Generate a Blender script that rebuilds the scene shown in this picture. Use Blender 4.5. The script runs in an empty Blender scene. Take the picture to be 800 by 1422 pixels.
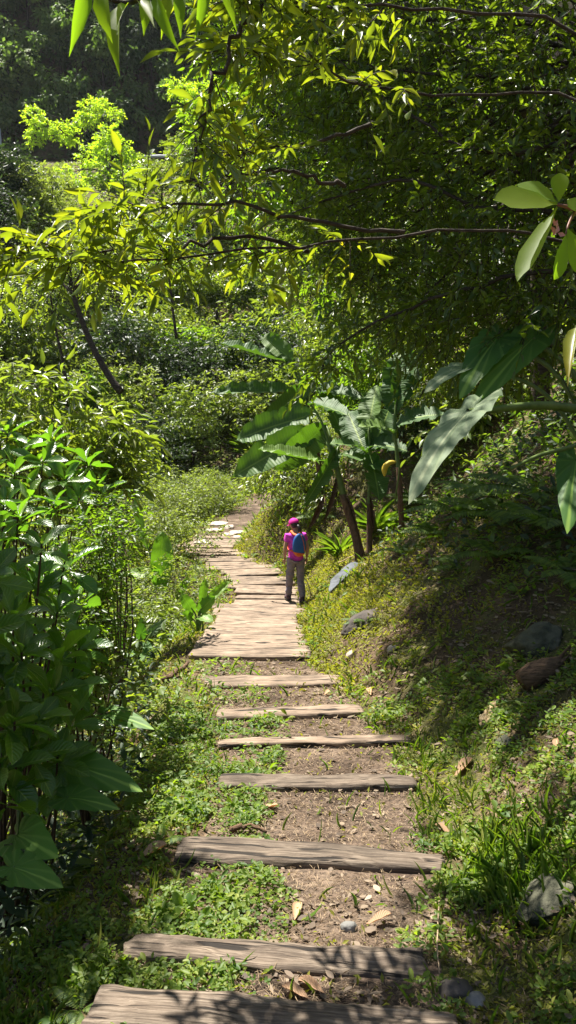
# A hillside forest path with timber steps and a hiker. Units: metres. Camera 1.7 m above the origin, looking along +Y.
SUN_STRENGTH = 5.0
SKY_STRENGTH = 0.05
EXPOSURE = 1.55
HAZE = 0.0001
import bpy, bmesh, math
import numpy as np
from mathutils import Vector, Matrix, Quaternion

RNG = np.random.default_rng(11)
SC = bpy.context.scene
COL = SC.collection
PI = math.pi

# ------------------------------------------------------------------ camera frame (used for laying the place out)
CAM = np.array([0.0, 0.0, 1.7])
PITCH = math.radians(10.0)
FPX = 1074.0
AX_X = np.array([1.0, 0, 0])
AX_F = np.array([0.0, math.cos(PITCH), -math.sin(PITCH)])
AX_U = np.array([0.0, math.sin(PITCH), math.cos(PITCH)])


def at(px, py, d):
    return CAM + d * (AX_X * ((px - 400) / FPX) + AX_F - AX_U * ((py - 711) / FPX))


def ats(lst):
    return np.array([at(*q) for q in lst])


SUN_AZ = math.radians(-40)      # measured from +Y towards +X
SUN_EL = math.radians(62)
SUN_DIR = np.array([math.sin(SUN_AZ) * math.cos(SUN_EL), math.cos(SUN_AZ) * math.cos(SUN_EL), math.sin(SUN_EL)])


# ------------------------------------------------------------------ noise and terrain
def _h(ix, iy, seed):
    n = (ix.astype(np.int64) * 374761393 + iy.astype(np.int64) * 668265263 + seed * 974711) & 0xffffffff
    n = ((n ^ (n >> 13)) * 1274126177) & 0xffffffff
    n = n ^ (n >> 16)
    return (n & 0xffff) / 65535.0


def vnoise(x, y, seed=0):
    x = np.asarray(x, float); y = np.asarray(y, float)
    ix = np.floor(x); iy = np.floor(y)
    fx = x - ix; fy = y - iy
    fx = fx * fx * (3 - 2 * fx); fy = fy * fy * (3 - 2 * fy)
    a = _h(ix, iy, seed); b = _h(ix + 1, iy, seed); c = _h(ix, iy + 1, seed); d = _h(ix + 1, iy + 1, seed)
    return (a * (1 - fx) + b * fx) * (1 - fy) + (c * (1 - fx) + d * fx) * fy


def fbm(x, y, seed=0, oct=4):
    s = 0; a = 0.5; t = 0
    for k in range(oct):
        s = s + a * vnoise(x * 2 ** k, y * 2 ** k, seed + k * 17); t += a; a *= 0.5
    return s / t - 0.5


def sstep(a, b, x):
    t = np.clip((x - a) / (b - a), 0, 1)
    return t * t * (3 - 2 * t)


_YC = np.array([-4, 2.4, 3.4, 4.3, 5.1, 5.9, 7.0, 8.2, 11.9, 13.5, 15.0, 16.5, 18.4, 20, 22.5, 26, 29, 32, 36, 42])
_XC = np.array([-.1, -.05, .10, .15, .14, .02, -.16, -.40, -.47, -.36, -.45, -.90, -1.85, -2.10, -2.02, -1.45, -.95, .5, 3.5, 6.0])
_YZ = np.array([-4, 2.36, 8.19, 13.5, 18.5, 22.5, 27, 30, 40])
_ZP = np.array([.6, -.45, -1.40, -2.41, -2.66, -2.92, -3.0, -2.94, -2.9])


def path_x(y):
    return np.interp(y, _YC, _XC)


def path_z(y):
    return (np.interp(y - .4, _YZ, _ZP) + np.interp(y, _YZ, _ZP) + np.interp(y + .4, _YZ, _ZP)) / 3


def hill(y):
    t = y - 29.0
    return 0.45 * np.where(t > 0, t * t / (t + 4.0), 0.0)


ROAD_Y = 100.0


def gz(x, y):
    x = np.asarray(x, float); y = np.asarray(y, float)
    s = x - path_x(y)
    wl = 0.78
    wr = np.interp(y, [0, 4, 8, 12, 16, 30], [.86, .78, .68, .60, .70, .62])
    u = np.maximum(0, s - wr)
    v = np.maximum(0, -s - wl)
    steep = np.interp(y, [0, 4, 8, 15, 18, 24], [.60, .64, .72, .74, 1.0, 1.1])
    zr = np.where(u < 2.6, steep * u, steep * 2.6 + np.where(u < 6, .95 * (u - 2.6), .95 * 3.4 + .62 * (u - 6)))
    zr = zr * sstep(0, .35, u) + 0
    zr = np.minimum(zr, 42 + .05 * u)
    k = np.interp(y, [0, 16, 26, 36], [1, 1, .55, .5])
    st = np.interp(y, [0, 7, 12], [1.25, 1.15, .78])
    zl = -.12 * np.minimum(v, .22) - k * (st * np.clip(v - .22, 0, 1.2) + .70 * np.clip(v - 1.42, 0, 2.0) + .12 * np.clip(v - 3.6, 0, 7))
    zl = zl + .34 * np.maximum(0, v - 11)
    base = path_z(y) + zr + zl
    # the slope ahead, the road bench and the steep wood behind it
    h = hill(np.minimum(y, ROAD_Y))
    fade = sstep(60, 96, y)
    zh_flat = -2.9 + hill(np.minimum(y, ROAD_Y))
    z = (base + h) * (1 - fade) + (zh_flat + .12 * zr) * fade
    z = z + 2.0 * np.clip(y - ROAD_Y - 5, 0, 60) 
    off = np.clip((np.abs(s) - .55) / .8, 0, 1)
    relief = .034 * fbm(x * 3.1, y * 3.1, 3, 2) * (0.35 + .65 * off)
    relief = relief + off * (.34 * fbm(x * .8, y * .8, 9, 3) + .22 * fbm(x * 2.3, y * 2.3, 19, 3) * sstep(.2, 1.0, u)) * np.clip(u + v, 0, 1)
    relief = relief + 2.6 * fbm(x * .09, y * .09, 23, 3) * sstep(26, 60, y) * (1 - sstep(92, 98, y) * (1 - sstep(104, 108, y)))
    return z + relief


def gnorm(x, y, e=.06):
    dx = (gz(x + e, y) - gz(x - e, y)) / (2 * e)
    dy = (gz(x, y + e) - gz(x, y - e)) / (2 * e)
    n = np.stack([-dx, -dy, np.ones_like(dx)], -1)
    return n / np.linalg.norm(n, axis=-1, keepdims=True)


def ray_ground(px, py):
    d = np.exp(np.linspace(math.log(1.2), math.log(140), 6000))
    P = CAM + d[:, None] * (AX_X * ((px - 400) / FPX) + AX_F - AX_U * ((py - 711) / FPX))
    below = P[:, 2] < gz(P[:, 0], P[:, 1])
    i = int(np.argmax(below)) if below.any() else len(d) - 1
    return np.array([P[i, 0], P[i, 1], float(gz(P[i, 0], P[i, 1]))])


# ------------------------------------------------------------------ mesh building
def norm(v):
    return v / np.maximum(np.linalg.norm(v, axis=-1, keepdims=True), 1e-9)


class MB:
    """Collects pieces (verts, faces, per-vertex rnd and uv) and links them as ONE mesh."""

    def __init__(self):
        self.V = []; self.L = []; self.S = []; self.R = []; self.UV = []; self.n = 0

    def add(self, verts, loops, sizes, rnd=None, uv=None):
        verts = np.asarray(verts, np.float32).reshape(-1, 3)
        self.V.append(verts); self.L.append(np.asarray(loops, np.int64) + self.n); self.S.append(np.asarray(sizes, np.int64))
        self.R.append(np.full(len(verts), .5, np.float32) if rnd is None else np.asarray(rnd, np.float32))
        self.UV.append(np.zeros((len(verts), 2), np.float32) if uv is None else np.asarray(uv, np.float32))
        self.n += len(verts)

    def mesh(self, name, mats, smooth=True):
        me = bpy.data.meshes.new(name)
        V = np.concatenate(self.V); L = np.concatenate(self.L); S = np.concatenate(self.S)
        me.vertices.add(len(V)); me.vertices.foreach_set('co', V.ravel())
        me.loops.add(len(L)); me.loops.foreach_set('vertex_index', L.astype(np.int32))
        me.polygons.add(len(S))
        starts = np.concatenate([[0], np.cumsum(S)[:-1]]).astype(np.int32)
        me.polygons.foreach_set('loop_start', starts)
        me.update(calc_edges=True)
        a = me.attributes.new('rnd', 'FLOAT', 'POINT'); a.data.foreach_set('value', np.concatenate(self.R))
        a = me.attributes.new('luv', 'FLOAT2', 'POINT'); a.data.foreach_set('vector', np.concatenate(self.UV).ravel())
        me.polygons.foreach_set('use_smooth', np.full(len(S), bool(smooth)))
        me.validate(clean_customdata=False)
        for m in (mats if isinstance(mats, (list, tuple)) else [mats]):
            me.materials.append(m)
        return me

    def build(self, name, mat, parent=None, smooth=True):
        o = bpy.data.objects.new(name, self.mesh(name, mat, smooth))
        COL.objects.link(o)
        if parent is not None:
            o.parent = parent
            o.matrix_parent_inverse = Matrix.Translation(-parent.location) if parent.rotation_euler.z == 0 else parent.matrix_basis.inverted()
        return o


def tag(o, label, cat, group=None, kind=None):
    if label: o['label'] = label
    if cat: o['category'] = cat
    if group: o['group'] = group
    if kind: o['kind'] = kind
    return o


def thing(name, label, cat, loc, group=None):
    o = bpy.data.objects.new(name, None)
    COL.objects.link(o); o.location = tuple(float(c) for c in loc)
    o.empty_display_size = .2
    return tag(o, label, cat, group)


def copy_tree(o, loc, rotz=0, scale=1.0, label=None, group=None):
    c = o.copy(); COL.objects.link(c)
    c.location = tuple(float(q) for q in loc); c.rotation_euler = (0, 0, rotz); c.scale = (scale,) * 3
    if label: c['label'] = label
    if group: c['group'] = group
    for ch in o.children:
        k = ch.copy(); COL.objects.link(k); k.parent = c
        k.matrix_parent_inverse = ch.matrix_parent_inverse.copy()
    return c


# ------------------------------------------------------------------ leaf templates: +Y length 1, X width 1, Z normal
def _strip(ws, ts, zs, fold, cols=2):
    V = []; UV = []
    for w, t, z in zip(ws, ts, zs):
        V += [(-w, t, z + fold * w), (0, t, z), (w, t, z + fold * w)]
        UV += [(0, t), (.5, t), (1, t)]
    F = []
    for i in range(len(ts) - 1):
        a = i * 3
        F += [a, a + 1, a + 4, a + 3, a + 1, a + 2, a + 5, a + 4]
    return np.array(V, float), np.array(F), np.full(2 * (len(ts) - 1), 4), np.array(UV, float)


def T_lance(droop=.25, fold=.35):
    ts = np.array([0, .18, .42, .68, .87, 1.0])
    ws = np.array([.03, .34, .5, .36, .12, .01])
    return _strip(ws, ts, -droop * ts ** 2, fold)


def T_oval(droop=.12, fold=.3):
    ts = np.array([0, .2, .55, .85, 1.0])
    ws = np.array([.05, .36, .5, .3, .02])
    return _strip(ws, ts, -droop * ts ** 2, fold)


def T_obov(droop=.2, fold=.25):
    ts = np.array([0, .12, .3, .5, .68, .84, .94, 1.0])
    ws = np.array([.03, .12, .3, .45, .5, .4, .2, .01])
    V, F, S, UV = _strip(ws, ts, -droop * ts ** 2, fold)
    V[0::3, 2] += .02 * np.sin(np.arange(len(ts)) * 2.3); V[2::3, 2] += .02 * np.cos(np.arange(len(ts)) * 2.9)
    return V, F, S, UV


def T_small(fold=.3):
    V = np.array([(0, 0, 0), (.5, .5, fold * .5), (0, 1, -.08), (-.5, .5, fold * .5)], float)
    return V, np.array([0, 1, 2, 0, 2, 3]), np.array([3, 3]), np.array([(.5, 0), (1, .5), (.5, 1), (0, .5)])


def T_blade():
    ts = np.array([0, .3, .6, .85, 1.0]); ws = np.array([.4, .5, .42, .22, .02])
    V, F, S, UV = _strip(ws, ts, np.zeros(5), .5)
    # lie over: bend forward in Z
    V[:, 2] += -.55 * V[:, 1] ** 2.2
    return V, F, S, UV


def T_round():
    n = 7
    V = [(0, .5, -.06)]; UV = [(.5, .5)]
    for k in range(n):
        a = 2 * PI * k / n
        V.append((.5 * math.sin(a), .5 - .5 * math.cos(a), .03 * math.sin(a * 2 + 1))); UV.append((.5 + .5 * math.sin(a), .5 - .5 * math.cos(a)))
    F = []
    for k in range(n):
        F += [0, 1 + k, 1 + (k + 1) % n]
    return np.array(V, float), np.array(F), np.full(n, 3), np.array(UV, float)


def T_heart(wave=.05, cup=.15, nsp=44, lobes=11, width=.42):
    """elephant-ear blade; the stalk joins at the origin, the tip is at (0,1)"""
    th = np.linspace(-PI, PI, nsp, endpoint=False)
    a = np.abs(th)
    tipr = np.interp(a, [0, .25, .6, 1.0, 1.5, 2.1, 2.6, 2.95, PI], [1.0, .80, .60, .52, .48, .46, .44, .30, .10])
    rings = np.array([0.0, .3, .6, .85, 1.0])
    V = [(0, 0, 0)]; UV = [(.5, .5)]
    for r in rings[1:]:
        rr = tipr * r
        x = np.sin(th) * rr * (width / .48); y = np.cos(th) * rr
        z = cup * np.abs(x) - .25 * np.maximum(y, 0) ** 2 + wave * (r ** 2.2) * np.sin(lobes * th) * np.abs(np.sin(th * .5 + .4)) - .3 * (r ** 3) * .12 + .012 * np.cos(2 * lobes * th) * r
        V += list(zip(x, y, z)); UV += list(zip(th / (2 * PI) + .5, np.full(nsp, r)))
    F = []; S = []
    for k in range(nsp):
        F += [0, 1 + (k + 1) % nsp, 1 + k]; S.append(3)
    for i in range(len(rings) - 2):
        b = 1 + i * nsp
        for k in range(nsp):
            k2 = (k + 1) % nsp
            F += [b + k, b + k2, b + nsp + k2, b + nsp + k]; S.append(4)
    return np.array(V, float), np.array(F), np.array(S), np.array(UV, float)


def put(mb, T, P, D, N, length, width, rnd=None, rng=None):
    """instances of template T: base P (M,3), along D, normal N, size length x width"""
    V, F, S, UV = T
    P = np.asarray(P, float).reshape(-1, 3); M = len(P)
    D = norm(np.broadcast_to(np.asarray(D, float), (M, 3))); N = np.broadcast_to(np.asarray(N, float), (M, 3))
    X = norm(np.cross(D, N)); Z = np.cross(X, D)
    length = np.broadcast_to(np.asarray(length, float), (M,)); width = np.broadcast_to(np.asarray(width, float), (M,))
    W = P[:, None, :] + (V[None, :, 0, None] * width[:, None, None]) * X[:, None, :] + (V[None, :, 1, None] * length[:, None, None]) * D[:, None, :] \
        + (V[None, :, 2, None] * (length * .5 + width * .5)[:, None, None]) * Z[:, None, :]
    nv = len(V)
    loops = (F[None, :] + (np.arange(M) * nv)[:, None]).ravel()
    r = RNG.random(M) if rnd is None else np.broadcast_to(np.asarray(rnd, float), (M,))
    mb.add(W.reshape(-1, 3), loops, np.tile(S, M), np.repeat(r, nv), np.tile(UV, (M, 1)))


def tube(mb, pts, radii, sides=7, cap=True, rnd=.5):
    pts = np.asarray(pts, float); n = len(pts)
    radii = np.broadcast_to(np.asarray(radii, float), (n,))
    tan = norm(np.gradient(pts, axis=0))
    ref = np.array([0, 0, 1.0]) if abs(tan[0][2]) < .8 else np.array([1.0, 0, 0])
    a = norm(np.cross(tan[0], ref)); rows = []
    for i in range(n):
        a = norm(a - tan[i] * np.dot(a, tan[i])); b = np.cross(tan[i], a)
        th = np.arange(sides) * 2 * PI / sides
        rows.append(pts[i] + radii[i] * (np.cos(th)[:, None] * a + np.sin(th)[:, None] * b))
    V = np.concatenate(rows); L = []; S = []
    for i in range(n - 1):
        for k in range(sides):
            k2 = (k + 1) % sides
            L += [i * sides + k, i * sides + k2, (i + 1) * sides + k2, (i + 1) * sides + k]; S.append(4)
    if cap:
        L += list(range(sides))[::-1]; S.append(sides)
        L += [(n - 1) * sides + k for k in range(sides)]; S.append(sides)
    uv = np.stack([np.tile(np.arange(sides) / sides, n), np.repeat(np.linspace(0, 1, n), sides)], -1)
    mb.add(V, L, S, np.full(len(V), rnd), uv)


def spline(pts, n):
    """Catmull-Rom through the points, n samples"""
    P = np.asarray(pts, float)
    if len(P) == 2:
        t = np.linspace(0, 1, n)[:, None]
        return P[0] * (1 - t) + P[1] * t
    P = np.vstack([2 * P[0] - P[1], P, 2 * P[-1] - P[-2]])
    out = []
    for u in np.linspace(0, len(P) - 3 - 1e-6, n):
        i = int(u); t = u - i
        a, b, c, d = P[i:i + 4]
        out.append(.5 * (2 * b + (c - a) * t + (2 * a - 5 * b + 4 * c - d) * t * t + (3 * b - a - 3 * c + d) * t ** 3))
    return np.array(out)


def twigs(mb_leaf, mb_wood, P0, D, L, nleaf, T, leaf_len, leaf_wid, droop=.35, r=.004, spread=.9, hang=.25, sides=3, tipw=0, jit=.25, flat=.6):
    """a batch of leafy twigs: curve + alternate leaves"""
    P0 = np.asarray(P0, float).reshape(-1, 3); M = len(P0); D = norm(np.asarray(D, float))
    L = np.broadcast_to(np.asarray(L, float), (M,))
    up = np.array([0, 0, 1.0])
    bend = norm(RNG.normal(size=(M, 3))) * .22

    def pos(t):
        return P0 + D * (L * t)[:, None] + bend * (L * t * t)[:, None] - up * (droop * L * t * t)[:, None]

    def tan(t):
        return norm(D + 2 * t * bend - up * (2 * droop * t))
    if mb_wood is not None:
        ts = [0, .35, .7, 1.0]
        pts = np.stack([pos(t) for t in ts], 1)
        a = norm(np.cross(D, RNG.normal(size=(M, 3)))); b = np.cross(D, a)
        rows = []
        for i, t in enumerate(ts):
            rr = r * (1 - .75 * t)
            for k in range(sides):
                th = 2 * PI * k / sides
                rows.append(pts[:, i] + rr * (math.cos(th) * a + math.sin(th) * b))
        V = np.stack(rows, 1)
        F = []
        for i in range(len(ts) - 1):
            for k in range(sides):
                k2 = (k + 1) % sides
                F += [i * sides + k, i * sides + k2, (i + 1) * sides + k2, (i + 1) * sides + k]
        F = np.array(F); nv = V.shape[1]
        mb_wood.add(V.reshape(-1, 3), (F[None] + (np.arange(M) * nv)[:, None]).ravel(), np.full(M * len(F) // 4, 4))
    base = RNG.random(M)
    for j in range(nleaf):
        t = np.clip((j + .6 + RNG.uniform(-.3, .3, M)) / nleaf, .08, 1.0)
        # positions at per-twig t
        p = P0 + D * (L * t)[:, None] + bend * (L * t * t)[:, None] - up * (droop * L * t * t)[:, None]
        tg = norm(D + 2 * t[:, None] * bend - up * (2 * droop * t)[:, None])
        side = norm(np.cross(tg, up + .3 * RNG.normal(size=(M, 3))))
        sg = 1 if j % 2 == 0 else -1
        last = 1.0 if j >= nleaf - 1 - tipw else 0
        d = norm(tg * (.55 + last) + side * sg * spread * (1 - .7 * last) - up * hang + jit * RNG.normal(size=(M, 3)))
        nn = norm(up * flat + .5 * RNG.normal(size=(M, 3)) + side * sg * .15)
        sc = RNG.uniform(.5, 1.15, M) * (1.0 - .25 * (t < .3))
        put(mb_leaf, T[j % len(T)] if isinstance(T, list) else T, p, d, nn, leaf_len * sc, leaf_wid * sc, rnd=np.clip(base * .55 + .45 * RNG.random(M), 0, 1))


def in_ball(n, lo=.35):
    v = norm(RNG.normal(size=(n, 3)))
    return v * (RNG.uniform(lo ** 3, 1, n) ** (1 / 3))[:, None]
# ------------------------------------------------------------------ materials
def nt(name):
    m = bpy.data.materials.new(name); m.use_nodes = True
    t = m.node_tree; t.nodes.clear()
    out = t.nodes.new('ShaderNodeOutputMaterial')
    return m, t, out


def N(t, kind, **kw):
    n = t.nodes.new(kind)
    for k, v in kw.items():
        if k in n.inputs: n.inputs[k].default_value = v
        else: setattr(n, k, v)
    return n


def ramp(t, src, stops):
    r = t.nodes.new('ShaderNodeValToRGB')
    el = r.color_ramp.elements
    el[0].position, el[0].color = stops[0][0], (*stops[0][1], 1)
    el[1].position, el[1].color = stops[-1][0], (*stops[-1][1], 1)
    for p, c in stops[1:-1]:
        e = el.new(p); e.color = (*c, 1)
    if src is not None: t.links.new(src, r.inputs[0])
    return r


def leafmat(name, stops, trans, tfac=.4, rough=.38, spec=.5, under=None, veins=0, nscale=2.5):
    """stops: leaf colours over the per-leaf random; trans: colour of light that passes through"""
    m, t, out = nt(name)
    at_ = N(t, 'ShaderNodeAttribute', attribute_name='rnd')
    geo = N(t, 'ShaderNodeNewGeometry')
    noi = N(t, 'ShaderNodeTexNoise', Scale=nscale, Detail=3.0)
    t.links.new(geo.outputs['Position'], noi.inputs['Vector'])
    oi = N(t, 'ShaderNodeObjectInfo')
    add = N(t, 'ShaderNodeMath', operation='MULTIPLY_ADD'); t.links.new(noi.outputs[0], add.inputs[0]); add.inputs[1].default_value = .5
    sub = N(t, 'ShaderNodeMath', operation='MULTIPLY_ADD'); t.links.new(at_.outputs['Fac'], sub.inputs[0]); sub.inputs[1].default_value = .75; sub.inputs[2].default_value = -.22
    t.links.new(sub.outputs[0], add.inputs[2])
    ad2 = N(t, 'ShaderNodeMath', operation='MULTIPLY_ADD'); t.links.new(oi.outputs['Random'], ad2.inputs[0]); ad2.inputs[1].default_value = .16; t.links.new(add.outputs[0], ad2.inputs[2])
    r = ramp(t, ad2.outputs[0], stops)
    base = r.outputs[0]
    if under:
        mx = N(t, 'ShaderNodeMix', data_type='RGBA'); t.links.new(geo.outputs['Backfacing'], mx.inputs[0])
        t.links.new(base, mx.inputs[6]); mx.inputs[7].default_value = (*under, 1); base = mx.outputs[2]
    p = N(t, 'ShaderNodeBsdfPrincipled', Roughness=rough); p.inputs['Specular IOR Level'].default_value = spec
    tr = N(t, 'ShaderNodeBsdfTranslucent')
    # light that passes takes its tone from the leaf's own tone
    mt = N(t, 'ShaderNodeMix', data_type='RGBA', blend_type='MULTIPLY'); mt.inputs[0].default_value = .55
    mt.inputs[6].default_value = (*trans, 1)
    sc = N(t, 'ShaderNodeMix', data_type='RGBA', blend_type='ADD'); sc.inputs[0].default_value = 1
    v8 = N(t, 'ShaderNodeVectorMath', operation='SCALE'); v8.inputs['Scale'].default_value = 7.0; t.links.new(r.outputs[0], v8.inputs[0])
    t.links.new(v8.outputs[0], mt.inputs[7])
    tcol = mt.outputs[2]
    if veins:
        uv = N(t, 'ShaderNodeAttribute', attribute_name='luv')
        sep = N(t, 'ShaderNodeSeparateXYZ'); t.links.new(uv.outputs['Vector'], sep.inputs[0])
        if veins == 1:      # feather veins off a midrib: u across (0..1), v along
            a = N(t, 'ShaderNodeMath', operation='SUBTRACT'); t.links.new(sep.outputs[0], a.inputs[0]); a.inputs[1].default_value = .5
            b = N(t, 'ShaderNodeMath', operation='ABSOLUTE'); t.links.new(a.outputs[0], b.inputs[0])
            c = N(t, 'ShaderNodeMath', operation='MULTIPLY_ADD'); t.links.new(b.outputs[0], c.inputs[0]); c.inputs[1].default_value = -.55; t.links.new(sep.outputs[1], c.inputs[2])
            d = N(t, 'ShaderNodeMath', operation='MULTIPLY'); t.links.new(c.outputs[0], d.inputs[0]); d.inputs[1].default_value = 62.0
            e = N(t, 'ShaderNodeMath', operation='SINE'); t.links.new(d.outputs[0], e.inputs[0])
            mid = N(t, 'ShaderNodeMapRange'); t.links.new(b.outputs[0], mid.inputs[0]); mid.inputs[1].default_value = .015; mid.inputs[2].default_value = .04; mid.inputs[3].default_value = 1; mid.inputs[4].default_value = 0
        elif veins == 2:    # radial ribs (u around)
            d = N(t, 'ShaderNodeMath', operation='MULTIPLY'); t.links.new(sep.outputs[0], d.inputs[0]); d.inputs[1].default_value = 2 * PI * 11
            e = N(t, 'ShaderNodeMath', operation='COSINE'); t.links.new(d.outputs[0], e.inputs[0])
            a = N(t, 'ShaderNodeMath', operation='SUBTRACT'); t.links.new(sep.outputs[0], a.inputs[0]); a.inputs[1].default_value = .5
            b = N(t, 'ShaderNodeMath', operation='ABSOLUTE'); t.links.new(a.outputs[0], b.inputs[0])
            mid = N(t, 'ShaderNodeMapRange'); t.links.new(b.outputs[0], mid.inputs[0]); mid.inputs[1].default_value = .004; mid.inputs[2].default_value = .012; mid.inputs[3].default_value = 1; mid.inputs[4].default_value = 0
        else:               # fine cross lines (banana): v along
            d = N(t, 'ShaderNodeMath', operation='MULTIPLY'); t.links.new(sep.outputs[1], d.inputs[0]); d.inputs[1].default_value = 190.0
            e = N(t, 'ShaderNodeMath', operation='SINE'); t.links.new(d.outputs[0], e.inputs[0])
            a = N(t, 'ShaderNodeMath', operation='SUBTRACT'); t.links.new(sep.outputs[0], a.inputs[0]); a.inputs[1].default_value = .5
            b = N(t, 'ShaderNodeMath', operation='ABSOLUTE'); t.links.new(a.outputs[0], b.inputs[0])
            mid = N(t, 'ShaderNodeMapRange'); t.links.new(b.outputs[0], mid.inputs[0]); mid.inputs[1].default_value = .012; mid.inputs[2].default_value = .04; mid.inputs[3].default_value = 1; mid.inputs[4].default_value = 0
        e2 = N(t, 'ShaderNodeMapRange'); t.links.new(e.outputs[0], e2.inputs[0]); e2.inputs[1].default_value = .75; e2.inputs[2].default_value = 1.0; e2.inputs[3].default_value = 0; e2.inputs[4].default_value = .35
        mx_ = N(t, 'ShaderNodeMath', operation='MAXIMUM'); t.links.new(e2.outputs[0], mx_.inputs[0]); t.links.new(mid.outputs[0], mx_.inputs[1])
        m2 = N(t, 'ShaderNodeMix', data_type='RGBA'); t.links.new(mx_.outputs[0], m2.inputs[0]); t.links.new(base, m2.inputs[6])
        c0 = stops[-1][1]; m2.inputs[7].default_value = (min(1, c0[0] * 1.7 + .03), min(1, c0[1] * 1.5 + .03), c0[2] * 1.5 + .015, 1); base = m2.outputs[2]
        bm = N(t, 'ShaderNodeBump', Strength=.35, Distance=.004); t.links.new(e.outputs[0], bm.inputs['Height']); t.links.new(bm.outputs[0], p.inputs['Normal'])
    t.links.new(base, p.inputs['Base Color'])
    t.links.new(tcol, tr.inputs['Color'])
    mix = N(t, 'ShaderNodeMixShader'); mix.inputs[0].default_value = tfac
    t.links.new(p.outputs[0], mix.inputs[1]); t.links.new(tr.outputs[0], mix.inputs[2])
    t.links.new(mix.outputs[0], out.inputs[0])
    return m


def plain(name, c0, c1, rough=.85, scale=8.0, bump=.3, dist=.01, spec=.25, coord='Object', stretch=None, detail=6.0, mid=None):
    m, t, out = nt(name)
    tc = N(t, 'ShaderNodeTexCoord'); src = tc.outputs[coord]
    if stretch:
        mp = N(t, 'ShaderNodeMapping'); mp.inputs['Scale'].default_value = stretch; t.links.new(src, mp.inputs[0]); src = mp.outputs[0]
    n = N(t, 'ShaderNodeTexNoise', Scale=scale, Detail=detail, Roughness=.62); t.links.new(src, n.inputs['Vector'])
    stops = [(.32, c0), (.68, c1)] if mid is None else [(.3, c0), (.5, mid), (.7, c1)]
    r = ramp(t, n.outputs[0], stops)
    p = N(t, 'ShaderNodeBsdfPrincipled', Roughness=rough); p.inputs['Specular IOR Level'].default_value = spec
    t.links.new(r.outputs[0], p.inputs['Base Color'])
    if bump:
        b = N(t, 'ShaderNodeBump', Strength=bump, Distance=dist); t.links.new(n.outputs[0], b.inputs['Height']); t.links.new(b.outputs[0], p.inputs['Normal'])
    t.links.new(p.outputs[0], out.inputs[0])
    return m


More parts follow.
